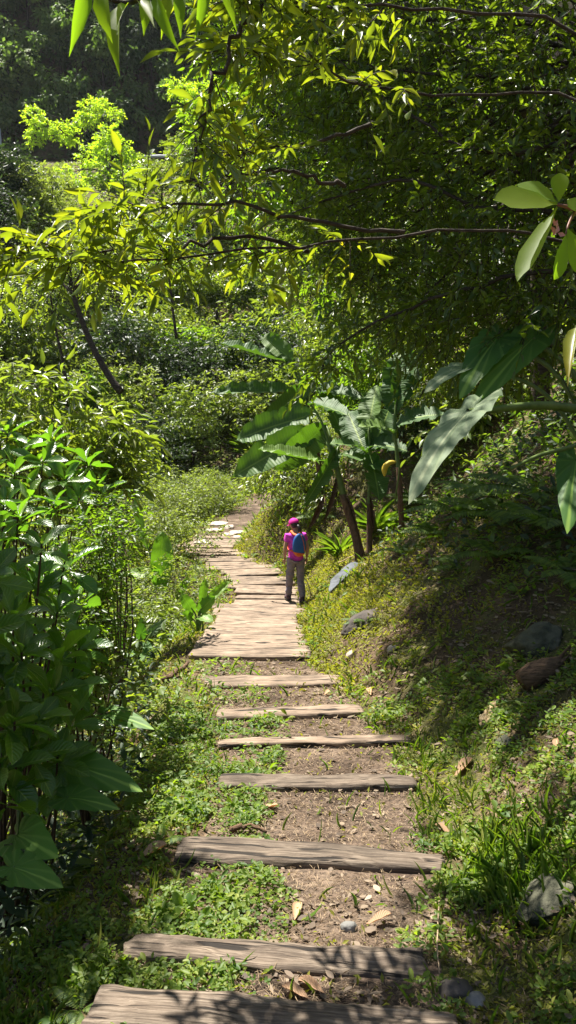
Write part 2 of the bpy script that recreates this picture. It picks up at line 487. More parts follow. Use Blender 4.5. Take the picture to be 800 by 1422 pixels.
def woodmat(name, c_lo, c_mid, c_hi, seedshift=0.0):
    m, t, out = nt(name)
    tc = N(t, 'ShaderNodeTexCoord'); oi = N(t, 'ShaderNodeObjectInfo')
    off = N(t, 'ShaderNodeVectorMath', operation='SCALE'); off.inputs[0].default_value = (13.1, 7.7, 3.3); t.links.new(oi.outputs['Random'], off.inputs['Scale'])
    ad = N(t, 'ShaderNodeVectorMath', operation='ADD'); t.links.new(tc.outputs['Object'], ad.inputs[0]); t.links.new(off.outputs[0], ad.inputs[1])

    def noise(scale_vec, sc, det, ro=.6, dist=0.0):
        mp = N(t, 'ShaderNodeMapping'); mp.inputs['Scale'].default_value = scale_vec; t.links.new(ad.outputs[0], mp.inputs[0])
        n = N(t, 'ShaderNodeTexNoise', Scale=sc, Detail=det, Roughness=ro, Distortion=dist); t.links.new(mp.outputs[0], n.inputs['Vector']); return n
    g = noise((1.1, 22, 22), 3.0, 7.0, .7, .35)      # grain along X
    f = noise((.7, 60, 60), 3.0, 3.0, .6, .2)        # fine fibres
    cr = noise((1.3, 15, 15), 2.0, 2.0, .5, .6)      # checks
    bl = noise((1, 1.5, 1.5), 4.0, 5.0, .6)           # weather blotches
    mixg = N(t, 'ShaderNodeMath', operation='MULTIPLY_ADD'); t.links.new(f.outputs[0], mixg.inputs[0]); mixg.inputs[1].default_value = .45
    m7 = N(t, 'ShaderNodeMath', operation='MULTIPLY'); t.links.new(g.outputs[0], m7.inputs[0]); m7.inputs[1].default_value = .6; t.links.new(m7.outputs[0], mixg.inputs[2])
    r = ramp(t, mixg.outputs[0], [(.36, c_lo), (.5, c_mid), (.66, c_hi)])
    # blotches
    b2 = N(t, 'ShaderNodeMapRange'); t.links.new(bl.outputs[0], b2.inputs[0]); b2.inputs[1].default_value = .35; b2.inputs[2].default_value = .7; b2.inputs[3].default_value = .62; b2.inputs[4].default_value = 1.2
    mu = N(t, 'ShaderNodeVectorMath', operation='SCALE'); t.links.new(r.outputs[0], mu.inputs[0]); t.links.new(b2.outputs[0], mu.inputs['Scale'])
    # tone differs from plank to plank
    ob = N(t, 'ShaderNodeMapRange'); t.links.new(oi.outputs['Random'], ob.inputs[0]); ob.inputs[3].default_value = .82; ob.inputs[4].default_value = 1.12
    mu2 = N(t, 'ShaderNodeVectorMath', operation='SCALE'); t.links.new(mu.outputs[0], mu2.inputs[0]); t.links.new(ob.outputs[0], mu2.inputs['Scale'])
    # dark checks along the grain
    ck = N(t, 'ShaderNodeMapRange'); t.links.new(cr.outputs[0], ck.inputs[0]); ck.inputs[1].default_value = .36; ck.inputs[2].default_value = .42; ck.inputs[3].default_value = 1; ck.inputs[4].default_value = 0
    mx = N(t, 'ShaderNodeMix', data_type='RGBA'); t.links.new(ck.outputs[0], mx.inputs[0]); t.links.new(mu2.outputs[0], mx.inputs[6]); mx.inputs[7].default_value = (.022, .017, .013, 1)
    # knots
    vo = N(t, 'ShaderNodeTexVoronoi', Scale=3.2); mpv = N(t, 'ShaderNodeMapping'); mpv.inputs['Scale'].default_value = (1.0, 2.2, 1.0); t.links.new(ad.outputs[0], mpv.inputs[0]); t.links.new(mpv.outputs[0], vo.inputs['Vector'])
    kn = N(t, 'ShaderNodeMapRange'); t.links.new(vo.outputs['Distance'], kn.inputs[0]); kn.inputs[1].default_value = .05; kn.inputs[2].default_value = .1; kn.inputs[3].default_value = .8; kn.inputs[4].default_value = 0
    mk = N(t, 'ShaderNodeMix', data_type='RGBA'); t.links.new(kn.outputs[0], mk.inputs[0]); t.links.new(mx.outputs[2], mk.inputs[6]); mk.inputs[7].default_value = (.05, .034, .024, 1)
    p = N(t, 'ShaderNodeBsdfPrincipled', Roughness=.8); p.inputs['Specular IOR Level'].default_value = .3
    t.links.new(mk.outputs[2], p.inputs['Base Color'])
    hs = N(t, 'ShaderNodeMath', operation='SUBTRACT'); t.links.new(mixg.outputs[0], hs.inputs[0]); t.links.new(ck.outputs[0], hs.inputs[1])
    bp = N(t, 'ShaderNodeBump', Strength=.7, Distance=.012); t.links.new(hs.outputs[0], bp.inputs['Height']); t.links.new(bp.outputs[0], p.inputs['Normal'])
    t.links.new(p.outputs[0], out.inputs[0])
    return m


def soilmat(name, path=False):
    m, t, out = nt(name)
    geo = N(t, 'ShaderNodeNewGeometry')

    def noise(sc, det, ro=.6):
        n = N(t, 'ShaderNodeTexNoise', Scale=sc, Detail=det, Roughness=ro); t.links.new(geo.outputs['Position'], n.inputs['Vector']); return n
    a = noise(2.2, 8, .65); b = noise(38, 5, .7); c = noise(1.3, 4, .6)
    r1 = ramp(t, a.outputs[0], [(.3, (.05, .036, .027)), (.5, (.13, .095, .07)), (.72, (.26, .20, .148))] if path else [(.3, (.045, .03, .02)), (.5, (.10, .066, .044)), (.72, (.19, .13, .085))])
    r2 = ramp(t, b.outputs[0], [(.35, (.42, .42, .42)), (.62, (1.25, 1.2, 1.15))])
    mu = N(t, 'ShaderNodeMix', data_type='RGBA', blend_type='MULTIPLY'); mu.inputs[0].default_value = 1; t.links.new(r1.outputs[0], mu.inputs[6]); t.links.new(r2.outputs[0], mu.inputs[7])
    col = mu.outputs[2]
    if not path:
        ms = N(t, 'ShaderNodeMapRange'); t.links.new(c.outputs[0], ms.inputs[0]); ms.inputs[1].default_value = .46; ms.inputs[2].default_value = .60; ms.inputs[3].default_value = .08; ms.inputs[4].default_value = .8
        gcol = ramp(t, b.outputs[0], [(.3, (.04, .05, .012)), (.55, (.10, .12, .028)), (.75, (.17, .17, .045))])
        mg = N(t, 'ShaderNodeMix', data_type='RGBA'); t.links.new(ms.outputs[0], mg.inputs[0]); t.links.new(col, mg.inputs[6]); t.links.new(gcol.outputs[0], mg.inputs[7]); col = mg.outputs[2]
    p = N(t, 'ShaderNodeBsdfPrincipled', Roughness=.95); p.inputs['Specular IOR Level'].default_value = .15
    t.links.new(col, p.inputs['Base Color'])
    h = N(t, 'ShaderNodeMath', operation='ADD'); t.links.new(a.outputs[0], h.inputs[0]); t.links.new(b.outputs[0], h.inputs[1])
    bp = N(t, 'ShaderNodeBump', Strength=.9, Distance=.02); t.links.new(h.outputs[0], bp.inputs['Height']); t.links.new(bp.outputs[0], p.inputs['Normal'])
    t.links.new(p.outputs[0], out.inputs[0])
    return m


M = {}
M['soil'] = soilmat('soil_and_moss')
M['path'] = soilmat('trodden_soil', True)
M['log'] = woodmat('grey_timber', (.042, .030, .021), (.145, .108, .078), (.29, .23, .172))
M['plank'] = woodmat('pale_tan_plank', (.11, .074, .050), (.25, .18, .126), (.40, .305, .222))  # paler tan than the grey timber
M['rock'] = plain('grey_rock', (.10, .10, .09), (.30, .29, .27), scale=5, bump=.8, dist=.03, mid=(.19, .185, .17))
M['slate'] = plain('blue_grey_slate', (.03, .032, .036), (.12, .13, .142), scale=4, bump=.9, dist=.03, rough=.65, mid=(.10, .11, .125))
M['mossrock'] = plain('shade_dark_mossy_rock', (.022, .022, .014), (.125, .115, .085), scale=6, bump=1.0, dist=.05, mid=(.085, .085, .055))  # mossy brown stone, its colour darkened for the dim shade on the bank
M['darkrock'] = plain('dark_rock', (.035, .03, .026), (.12, .10, .085), scale=6, bump=.8, dist=.03)
M['paver'] = plain('pale_flagstone', (.30, .25, .20), (.55, .47, .40), scale=6, bump=.4, dist=.01, mid=(.42, .35, .29))
M['mound'] = plain('tan_stone', (.20, .13, .08), (.40, .28, .18), scale=9, bump=.8, dist=.05, mid=(.29, .20, .125))
M['bark'] = plain('dark_bark', (.022, .016, .012), (.085, .064, .048), scale=9, bump=.9, dist=.02, coord='Generated', stretch=(5, 5, 22))
M['twig'] = plain('twig_bark', (.03, .02, .013), (.09, .06, .035), scale=20, bump=.2, dist=.002)
M['greenstem'] = plain('green_stem', (.06, .10, .02), (.15, .21, .05), scale=9, bump=.1, dist=.002, rough=.5, spec=.4)
M['rotwood'] = plain('brown_rotten_wood', (.045, .028, .018), (.20, .12, .07), scale=10, bump=.9, dist=.02, stretch=(1, 6, 6))
M['straw'] = plain('pale_straw', (.36, .25, .13), (.62, .47, .27), scale=25, bump=.3, dist=.003)
M['asphalt'] = plain('asphalt', (.04, .04, .04), (.07, .07, .065), scale=30, bump=.2)
M['galv'] = plain('galvanised_steel', (.42, .44, .46), (.62, .64, .66), scale=5, bump=.05, rough=.45, spec=.6)
M['red'] = plain('red_paint', (.50, .05, .02), (.62, .09, .03), scale=8, bump=.05, rough=.5)

G = lambda *s: list(s)
M['long'] = leafmat('long_leaf', [(.08, (.024, .055, .013)), (.3, (.055, .105, .016)), (.6, (.10, .145, .018)), (.86, (.17, .18, .02)), (.98, (.27, .195, .026))], (.47, .50, .028), .41, .34, .45)
M['canopy'] = leafmat('canopy_leaf', [(.15, (.026, .065, .011)), (.5, (.06, .12, .016)), (.9, (.13, .175, .02))], (.46, .62, .03), .42, .40, .40)
M['lime'] = leafmat('lime_leaf', [(.1, (.12, .19, .022)), (.5, (.20, .27, .03)), (.9, (.31, .34, .04))], (.62, .75, .06), .42, .5, .3)
M['shrub'] = leafmat('shrub_leaf', [(.1, (.034, .072, .02)), (.5, (.09, .135, .03)), (.9, (.19, .21, .045))], (.48, .56, .055), .36, .36, .5)
M['olive'] = leafmat('olive_leaf', [(.1, (.07, .10, .034)), (.5, (.135, .17, .05)), (.9, (.23, .245, .075))], (.46, .54, .08), .34, .45, .4)
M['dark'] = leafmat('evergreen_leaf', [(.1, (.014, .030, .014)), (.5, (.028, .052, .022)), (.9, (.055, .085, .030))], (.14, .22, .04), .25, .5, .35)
M['gloss'] = leafmat('glossy_leaf', [(.1, (.022, .070, .014)), (.5, (.05, .12, .018)), (.9, (.11, .18, .022))], (.34, .56, .03), .34, .26, .6, veins=1)
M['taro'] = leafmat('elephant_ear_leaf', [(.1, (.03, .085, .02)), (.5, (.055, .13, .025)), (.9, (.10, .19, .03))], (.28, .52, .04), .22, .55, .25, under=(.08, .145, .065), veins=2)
M['taropale'] = leafmat('sunlit_pale_ear_leaf', [(.1, (.10, .145, .08)), (.5, (.145, .195, .11)), (.9, (.19, .245, .14))], (.28, .48, .08), .20, .62, .2, veins=2)  # pale leaf green with the sun's glare put into the colour
M['banana'] = leafmat('banana_leaf', [(.1, (.026, .068, .02)), (.5, (.05, .105, .026)), (.9, (.11, .18, .035))], (.32, .54, .035), .18, .55, .28, under=(.07, .115, .055), veins=3)
M['cover'] = leafmat('clover_leaf', [(.1, (.045, .095, .016)), (.5, (.125, .175, .026)), (.95, (.25, .26, .045))], (.46, .60, .04), .36, .5, .3, nscale=1.4)
M['moss'] = leafmat('moss_leaf', [(.08, (.085, .055, .028)), (.3, (.13, .115, .034)), (.55, (.165, .185, .03)), (.95, (.29, .26, .05))], (.48, .50, .05), .30, .6, .2, nscale=1.2)
M['grass'] = leafmat('grass_blade', [(.1, (.05, .105, .015)), (.5, (.095, .16, .02)), (.95, (.22, .22, .05))], (.38, .52, .04), .34, .42, .4)
M['fern'] = leafmat('fern_leaf', [(.1, (.04, .085, .016)), (.5, (.085, .14, .022)), (.95, (.17, .22, .03))], (.36, .52, .035), .34, .5, .3)
M['litter'] = leafmat('dry_leaf', [(.1, (.085, .064, .048)), (.45, (.19, .142, .10)), (.75, (.32, .25, .17)), (.95, (.52, .42, .30))], (.30, .17, .07), .12, .7, .25)
M['dryleaf'] = leafmat('tan_dry_leaf', [(.1, (.26, .15, .08)), (.9, (.48, .31, .18))], (.30, .17, .07), .12, .6, .3, veins=1)
M['needle'] = plain('dry_stalk', (.15, .10, .06), (.46, .35, .22), scale=40, bump=0, coord='Generated')

M['forest'] = leafmat('forest_leaf', [(.1, (.022, .045, .02)), (.5, (.10, .155, .05)), (.9, (.24, .28, .085))], (.20, .30, .06), .30, .65, .15)
M['paddle'] = leafmat('bright_paddle_leaf', [(.1, (.07, .16, .02)), (.5, (.10, .21, .025)), (.9, (.15, .25, .03))], (.32, .48, .04), .32, .40, .40, veins=3)
M['sprig'] = leafmat('sprig_leaf', [(.1, (.05, .11, .014)), (.5, (.09, .155, .016)), (.9, (.17, .19, .02))], (.50, .68, .03), .55, .55, .25)
M['bananastem'] = plain('brown_banana_stem', (.06, .035, .022), (.19, .115, .07), scale=7, bump=.6, dist=.012, stretch=(4, 4, 1), coord='Object')
M['deep'] = leafmat('shade_darkened_leaf', [(.1, (.018, .042, .010)), (.5, (.044, .084, .015)), (.9, (.105, .13, .02))], (.46, .56, .028), .40, .36, .45)  # darker copy of the canopy leaf; the crown's shade is in its colour
# ------------------------------------------------------------------ ground sheet, path, road
def graded(lo_neg, lo_pos, d0, lin, g):
    def side(lim):
        out = [0.0]; d = d0
        while out[-1] < lim:
            if out[-1] > lin: d *= g
            out.append(out[-1] + d)
        return np.array(out)
    a = side(lo_neg); b = side(lo_pos)
    return np.concatenate([-a[:0:-1], b])


xs = graded(75, 75, .05, 2.6, 1.065)
ys = [-4.0]
while ys[-1] < 138:
    y = ys[-1]
    ys.append(y + (.12 if y < 1 else .05 if y < 7 else min(.05 + .013 * (y - 7), .9)))
ys = np.array(ys)
XX, YY = np.meshgrid(xs, ys)          # x is taken along the path's own bends near the path
CX = path_x(np.minimum(YY, 34)) * (1 - sstep(34, 60, YY))
XX = XX + CX
ZZ = gz(XX, YY)
nx, ny = len(xs), len(ys)
idx = np.arange(nx * ny).reshape(ny, nx)
quads = np.stack([idx[:-1, :-1], idx[:-1, 1:], idx[1:, 1:], idx[1:, :-1]], -1).reshape(-1, 4)
VV = np.stack([XX, YY, ZZ], -1).reshape(-1, 3)
fc = VV[quads].mean(1)
sp = fc[:, 0] - path_x(fc[:, 1])
edge = .60 + .16 * fbm(fc[:, 0] * 2.2, fc[:, 1] * 2.2, 41, 3)
onpath = (np.abs(sp) < edge) & (fc[:, 1] < 31)
onroad = (np.abs(fc[:, 1] - (ROAD_Y + 2.4)) < 2.0)


def sub_mesh(sel, name, mat):
    q = quads[sel]; used, inv = np.unique(q.ravel(), return_inverse=True)
    mb = MB(); mb.add(VV[used], inv, np.full(len(q), 4)); return mb.build(name, mat)


tag(sub_mesh(~onpath & ~onroad, 'ground', M['soil']), None, None, None, 'structure')
tag(sub_mesh(onpath, 'path', M['path']), None, None, None, 'structure')
tag(sub_mesh(onroad, 'road', M['asphalt']), None, None, None, 'structure')


# ------------------------------------------------------------------ timbers
def beam_mesh(name, L, W, H, mat, seed, taper=(0, 0), split=False, wob=.012, nl=46):
    """a weathered timber along X, worn edges, chewed ends"""
    prof = []
    for a, b in ((-1, -1), (1, -1), (1, 1), (-1, 1)):
        for q in range(3):
            prof.append((a, b, q))
    # rounded rectangle profile
    r = .16 * min(W, H); pr = []
    for (cx, cy, a0) in ((W / 2 - r, -H / 2 + r, -90), (W / 2 - r, H / 2 - r, 0), (-W / 2 + r, H / 2 - r, 90), (-W / 2 + r, -H / 2 + r, 180)):
        for q in (0, 45, 90):
            t = math.radians(a0 + q); pr.append((cx + r * math.cos(t), cy + r * math.sin(t)))
    # more points on the top face
    top = [(W / 2 - r - (W - 2 * r) * k / 6, H / 2) for k in range(1, 6)]
    side = [(W / 2, -H / 2 + r + (H - 2 * r) * k / 3) for k in (1, 2)]
    side2 = [(-W / 2, H / 2 - r - (H - 2 * r) * k / 3) for k in (1, 2)]
    pr = pr[:3] + side + pr[3:6] + top + pr[6:9] + side2 + pr[9:]
    pr = np.array(pr); m = len(pr)
    xs_ = np.linspace(-L / 2, L / 2, nl)
    V = []
    for i, x in enumerate(xs_):
        t = i / (nl - 1)
        k = 1 - taper[0] * (1 - t) - taper[1] * t
        e = min(t, 1 - t)
        wear = 1 - .10 * math.exp(-e / .02)
        p = pr * np.array([k * wear, wear])
        nzs = fbm(np.full(m, x * 1.6), p[:, 0] * 9 + p[:, 1] * 5 + 7, seed, 3)
        nz2 = fbm(np.full(m, x * 7.), p[:, 0] * 26 + p[:, 1] * 22, seed + 5, 3)
        d = wob * 2.0 * nzs + wob * 1.1 * nz2
        q = p + norm(p) * d[:, None]
        bow = .018 * math.sin(2.3 * x + seed) + .4 * wob * float(fbm(np.array([x * 2.2]), np.array([seed * 1.7]), 2)[0]) * 6
        chip = (.05 * fbm(p[:, 0] * 14, p[:, 1] * 14, seed + 9, 3)) if i in (0, nl - 1) else np.zeros(m)
        sag = -.25 * H * max(0, float(fbm(np.array([x * 2.7]), np.array([seed * 3.1]), 12)[0]) - .12)
        V.append(np.stack([np.full(m, x) + chip * (-1 if i == 0 else 1), q[:, 0] + bow, q[:, 1] + np.where(p[:, 1] > 0, sag, 0)], -1))
    V = np.concatenate(V)
    Lp = []; S = []
    for i in range(nl - 1):
        for k in range(m):
            k2 = (k + 1) % m
            Lp += [i * m + k, (i + 1) * m + k, (i + 1) * m + k2, i * m + k2]; S.append(4)
    Lp += list(range(m)); S.append(m)
    Lp += [(nl - 1) * m + k for k in range(m)][::-1]; S.append(m)
    mb = MB(); mb.add(V, Lp, S)
    return mb.mesh(name, mat, smooth=True)


def place_beam(name, A, B, W, H, mat, seed, proud, **kw):
    A = np.array(A); B = np.array(B); d = B - A; L = float(np.linalg.norm(d))
    me = beam_mesh(name, L, W, H, mat, seed, **kw)
    o = bpy.data.objects.new(name, me); COL.objects.link(o)
    mid = (A + B) / 2
    o.location = (mid[0], mid[1], mid[2] + proud - H / 2)
    yaw = math.atan2(d[1], d[0]); pit = -math.asin(np.clip(d[2] / L, -1, 1))
    q = Quaternion((0, 0, 1), yaw) @ Quaternion((0, 1, 0), pit)
    o.rotation_mode = 'QUATERNION'; o.rotation_quaternion = q
    return o


STEPS = [
    ((126, 1414), (640, 1452), .21, 'broad grey timber step at the very foot of the view, nearest the camera', (0, 0)),
    ((178, 1320), (592, 1352), .16, 'knotty grey timber step with a notched edge, second up from the nearest one', (.12, 0)),
    ((248, 1186), (618, 1206), .22, 'thick dark grey timber step with knots and a tapering end, third from the camera', (0, .35)),
    ((305, 1096), (576, 1094), .15, 'split cracked timber step above the thick knotty one', (.0, .1)),
    ((305, 1040), (566, 1034), .11, 'thinnest straight timber step, just below a clover patch', (0, 0)),
    ((302, 1000), (502, 992), .18, 'timber step with a crack across its middle, two below the boardwalk', (0, 0)),
    ((284, 954), (472, 949), .25, 'widest pale timber step, first one below the boardwalk', (0, 0)),
]
step_info = []
for i, (a, b, W, lab, tp) in enumerate(STEPS):
    A = ray_ground(*a); B = ray_ground(*b)
    B[2] = B[2] * .35 + A[2] * .65
    o = place_beam('timber_step', A, B, W, .13, M['log'] if i < 4 else M['plank'], 31 + i * 7, .052, taper=tp, wob=.021 if i < 4 else .015, nl=70)
    tag(o, lab, 'step', 'timber steps up the path')
    step_info.append((A, B, W))

# the boardwalk of planks: solid in its near part, then spaced
ORD = ['first', 'second', 'third', 'fourth', 'fifth', 'sixth', 'seventh', 'eighth', 'ninth', 'tenth', 'eleventh', 'twelfth', 'thirteenth', 'fourteenth',
       'fifteenth', 'sixteenth', 'seventeenth', 'eighteenth', 'nineteenth', 'twentieth', 'twenty-first', 'twenty-second', 'twenty-third', 'twenty-fourth']
y = 8.22; k = 0; planks = []
while y < 21.4:
    solid = y < 11.9
    W = RNG.uniform(.22, .33) if solid else RNG.uniform(.20, .40)
    cx = float(path_x(y)) ; half = RNG.uniform(.60, .70) if solid else RNG.uniform(.56, .82)
    if solid: cx += -.02; half = .66 - .004 * k + RNG.uniform(-.03, .03)
    cx += 0 if solid else RNG.uniform(-.09, .09)
    yaw = math.radians(RNG.uniform(-2.0, 2.0) * (1 if solid else 2.2)) + (-.05 if y < 15 else (.10 if y < 19 else .0))
    z = float(path_z(y))
    dx, dy = half * math.cos(yaw), half * math.sin(yaw)
    A = (cx - dx, y - dy, z + RNG.uniform(-.018, .018)); B = (cx + dx, y + dy, z + RNG.uniform(-.012, .012))
    o = place_beam('boardwalk_plank', A, B, W, .09, M['plank'], 200 + k * 3, .075 if solid else .065 + RNG.uniform(-.015, .02), wob=.010 if solid else .017, nl=30)
    planks.append((o, y, solid))
    y += W * .5 + (RNG.uniform(.010, .024) if solid else RNG.uniform(.05, .17)) + .14
    k += 1
ns = sum(p[2] for p in planks)
for i, (o, y, solid) in enumerate(planks):
    if i == 0:
        lab = 'front plank of the closed boardwalk, its dark end grain showing above the soil'
    elif solid:
        lab = f'{ORD[i]} close-laid pale plank of the boardwalk counted from its front edge'
    else:
        lab = f'{ORD[i - ns]} spaced pale plank counted past the close-laid boardwalk'
    tag(o, lab, 'plank', 'planks of the boardwalk')


# ------------------------------------------------------------------ stones
def rock_mesh(name, dims, mat, seed, sub=4, rough=.35, flat=0.0, facets=0):
    sub = max(sub, 5 if facets else sub)
    bm = bmesh.new(); bmesh.ops.create_icosphere(bm, subdivisions=sub, radius=1.0)
    co = np.array([v.co[:] for v in bm.verts])
    rg = np.random.default_rng(seed)
    for _ in range(facets):
        n = norm(rg.normal(size=3)); h = rg.uniform(.55, .85)
        dd = co @ n - h
        co = co - np.where(dd > 0, dd, 0)[:, None] * n * .92
    f = fbm(co[:, 0] * 1.3 + seed, co[:, 1] * 1.3 + co[:, 2] * 1.7, seed, 4) + fbm(co[:, 2] * 2.1 + 3, co[:, 0] * 1.1 - co[:, 1], seed + 3, 4)
    co = co * (1 + rough * f)[:, None]
    if facets: co = co * (1 + .07 * fbm(co[:, 0] * 5 + co[:, 2] * 3, co[:, 1] * 5 - co[:, 2] * 2, seed + 7, 4))[:, None]
    if flat: co[:, 2] = np.sign(co[:, 2]) * np.abs(co[:, 2]) ** (1 - flat) * .8
    for v, c in zip(bm.verts, co): v.co = c * np.array(dims) / 2
    me = bpy.data.meshes.new(name); bm.to_mesh(me); bm.free()
    me.polygons.foreach_set('use_smooth', np.full(len(me.polygons), True)); me.materials.append(mat)
    return me


def rock(name, label, P, dims, mat, seed, rot=(0, 0, 0), sink=.3, cat='rock', group=None, align=True, **kw):
    o = bpy.data.objects.new(name, rock_mesh(name, dims, mat, seed, **kw)); COL.objects.link(o)
    n_ = gnorm(P[0], P[1], .15) if align else np.array([0, 0, 1.0])
    o.rotation_mode = 'QUATERNION'
    o.rotation_quaternion = Vector((0, 0, 1)).rotation_difference(Vector(tuple(n_))) @ Matrix.Rotation(rot[2], 3, 'Z').to_quaternion() @ Matrix.Rotation(rot[1], 3, 'Y').to_quaternion() @ Matrix.Rotation(rot[0], 3, 'X').to_quaternion()
    o.location = tuple(np.array(P) + n_ * dims[2] * (.5 - sink))
    return tag(o, label, cat, group)


# slab leaning on the sunny bank beside the hiker
A_ = ray_ground(458, 832); B_ = ray_ground(496, 786); dv = norm(B_ - A_); L_s = float(np.linalg.norm(B_ - A_))
o = rock('slate_slab', 'pale blue-grey slab jutting from the sunny bank beside the hiker', (A_ + B_) / 2, (L_s * 1.05, .34, .26), M['slate'], 5, sink=.32, flat=.4, rough=.2, facets=8)
zz = norm(np.array([-.35, -.25, 1.0]) - dv * np.dot(dv, np.array([-.35, -.25, 1.0]))); yy_ = np.cross(zz, dv)
o.rotation_mode = 'QUATERNION'; o.rotation_quaternion = Matrix((tuple(dv), tuple(yy_), tuple(zz))).transposed().to_quaternion()
rock('boulder', 'dark ledge of stone half buried in the mossy bank above the boardwalk', ray_ground(500, 868), (.55, .4, .28), M['darkrock'], 8, (0, .1, .4), sink=.62, facets=8)
rock('boulder', 'grey rounded rock in the shaded bank above the brown broken stump', ray_ground(748, 893), (.46, .42, .34), M['mossrock'], 12, (0, .2, .3), sink=.58, facets=6)
rock('boulder', 'flat grey-green rock in the grass beside the lower steps', ray_ground(768, 1250), (.34, .27, .17), M['mossrock'], 17, (.12, .10, .3), sink=.52, flat=.3, facets=9)
rock('stone', 'small pale stone lying on the bare soil between the lower two gaps of the steps', ray_ground(484, 1291), (.07, .05, .05), M['rock'], 21, sink=.3, sub=3, cat='stone')
rock('stone', 'small grey stone in leaves at the end of the nearest steps', ray_ground(660, 1394), (.08, .07, .05), M['rock'], 22, sink=.3, sub=3, cat='stone')
rock('stone', 'mossy brown stone hidden in leaves beyond the second step end', ray_ground(632, 1384), (.13, .1, .08), M['darkrock'], 23, sink=.3, sub=3, cat='stone')
rock('stone', 'white pebble on the mossy bank above the steps', ray_ground(546, 903), (.11, .08, .07), M['paver'], 24, sink=.2, sub=3, cat='stone')
rock('stone', 'pale stone at the foot of the mossy bank by the boardwalk end', ray_ground(488, 911), (.13, .09, .07), M['paver'], 25, sink=.3, sub=3, cat='stone')
rock('stone', 'blue-grey stone lying among leaves below the pale straw', ray_ground(702, 1034), (.14, .10, .07), M['mossrock'], 26, (0, 0, .5), sink=.3, sub=3, cat='stone', facets=6)
for (px, py, d, w, sd) in ((283, 567, 35.6, .95, 1), (273, 579, 35.0, .95, 2), (285, 587, 34.6, 1.0, 3), (301, 585, 35.0, .95, 4), (284, 597, 34.2, .95, 5)):
    P = ray_ground(px, py + 8)
    lab = {1: 'topmost tan boulder of the pile among the shrubs beyond the path', 2: 'tan boulder on the outer flank of the pile, just below the topmost one',
           3: 'tan boulder in the middle of the pile beyond the path', 4: 'tan boulder of the pile nearest the silvery grass tuft', 5: 'lowest tan boulder of the pile beyond the path'}[sd]
    rock('boulder', lab, P, (w, .9, .62), M['mound'], 60 + sd, (0, 0, sd), sink=.1, group='pile of tan boulders', rough=.25)
# flagstones where the boardwalk ends
FL = [(301, 729, .75, 'angular flagstone on the outer edge where the planks end'), (319, 744, .55, 'pale flagstone just past the last plank'), (329, 741, .6, 'brightest square flagstone by the grassy bank'),
      (329, 748, .5, 'second square flagstone below the brightest one'), (280, 758, .7, 'rounded stone at the outer corner of the last planks'), (296, 738, .6, 'cracked flagstone behind the rounded corner stone'), (318, 733, .5, 'small flagstone farthest along the path')]
for i, (px, py, w, lab) in enumerate(FL):
    P = ray_ground(px, py)
    rock('flagstone', lab, P, (w, w * .8, .16 if i != 4 else .3), M['paver'], 80 + i, (0, 0, i * 1.3), sink=.35, cat='flagstone', group='flagstones past the boardwalk', flat=.5, rough=.15, facets=5, sub=3)
# dark broken stump on the bank
P = ray_ground(752, 946)
mb = MB()
tube(mb, [P + q for q in np.array([(-.14, -.02, .0), (-.05, 0, .05), (.05, .02, .08), (.15, .05, .12)])], [.075, .085, .08, .04], 9)
for q in range(6):
    b = P + np.array([.06 + .02 * q, RNG.uniform(-.05, .06), .08 + RNG.uniform(-.02, .05)])
    tube(mb, [b, b + np.array([.09, .03, .05 + RNG.uniform(0, .06)])], [.018, .004], 5)
tag(mb.build('broken_stump', M['rotwood']), 'brown splintered stump lying in the shaded bank below a grey rock', 'stump')
# twisted dry fibre bundle and pale scraps on the right bank
P = ray_ground(668, 1012); mb = MB()
Q = ray_ground(683, 985)
for q in range(34):
    a = P * (1 - (t := RNG.random())) + Q * t + RNG.normal(size=3) * np.array([.02, .02, .006]); a[2] = float(gz(a[0], a[1])) + .012
    dd = (Q - P) * RNG.uniform(.25, .6) + RNG.normal(size=3) * .025; b = a + dd; b[2] = float(gz(b[0], b[1])) + RNG.uniform(.01, .035)
    c = (a + b) / 2 + np.array([0, 0, RNG.uniform(.0, .02)])
    tube(mb, [a, c, b], [.008, .013, .002], 4)
tag(mb.build('dry_palm_fibre', M['straw']), 'sunlit straw-coloured bundle of dry fibre on the mossy bank', 'dry fibre')
mb = MB(); P = ray_ground(685, 985); Q = ray_ground(770, 978)
pts = spline([P + (0, 0, .03), (P + Q) / 2 + (0, 0, .05), Q + (0, 0, .03)], 8); tube(mb, pts, np.linspace(.005, .003, 8), 5)
tag(mb.build('green_stalk', M['greenstem']), 'long yellow-green stalk lying off the straw-coloured bundle', 'stalk')


def litter_leaf(px, py, L, ang, lab, w=.38, curl=.25):
    P = ray_ground(px, py); n = gnorm(P[0], P[1]); d = np.array([math.cos(ang), math.sin(ang), 0]); d = norm(d - n * np.dot(d, n))
    T = T_obov(droop=-curl, fold=.5); mb = MB(); put(mb, T, [P + n * .018], [d], [n], [L], [L * w])
    return tag(mb.build('dry_leaf', M['dryleaf']), lab, 'dry leaf', 'large fallen leaves on the path')


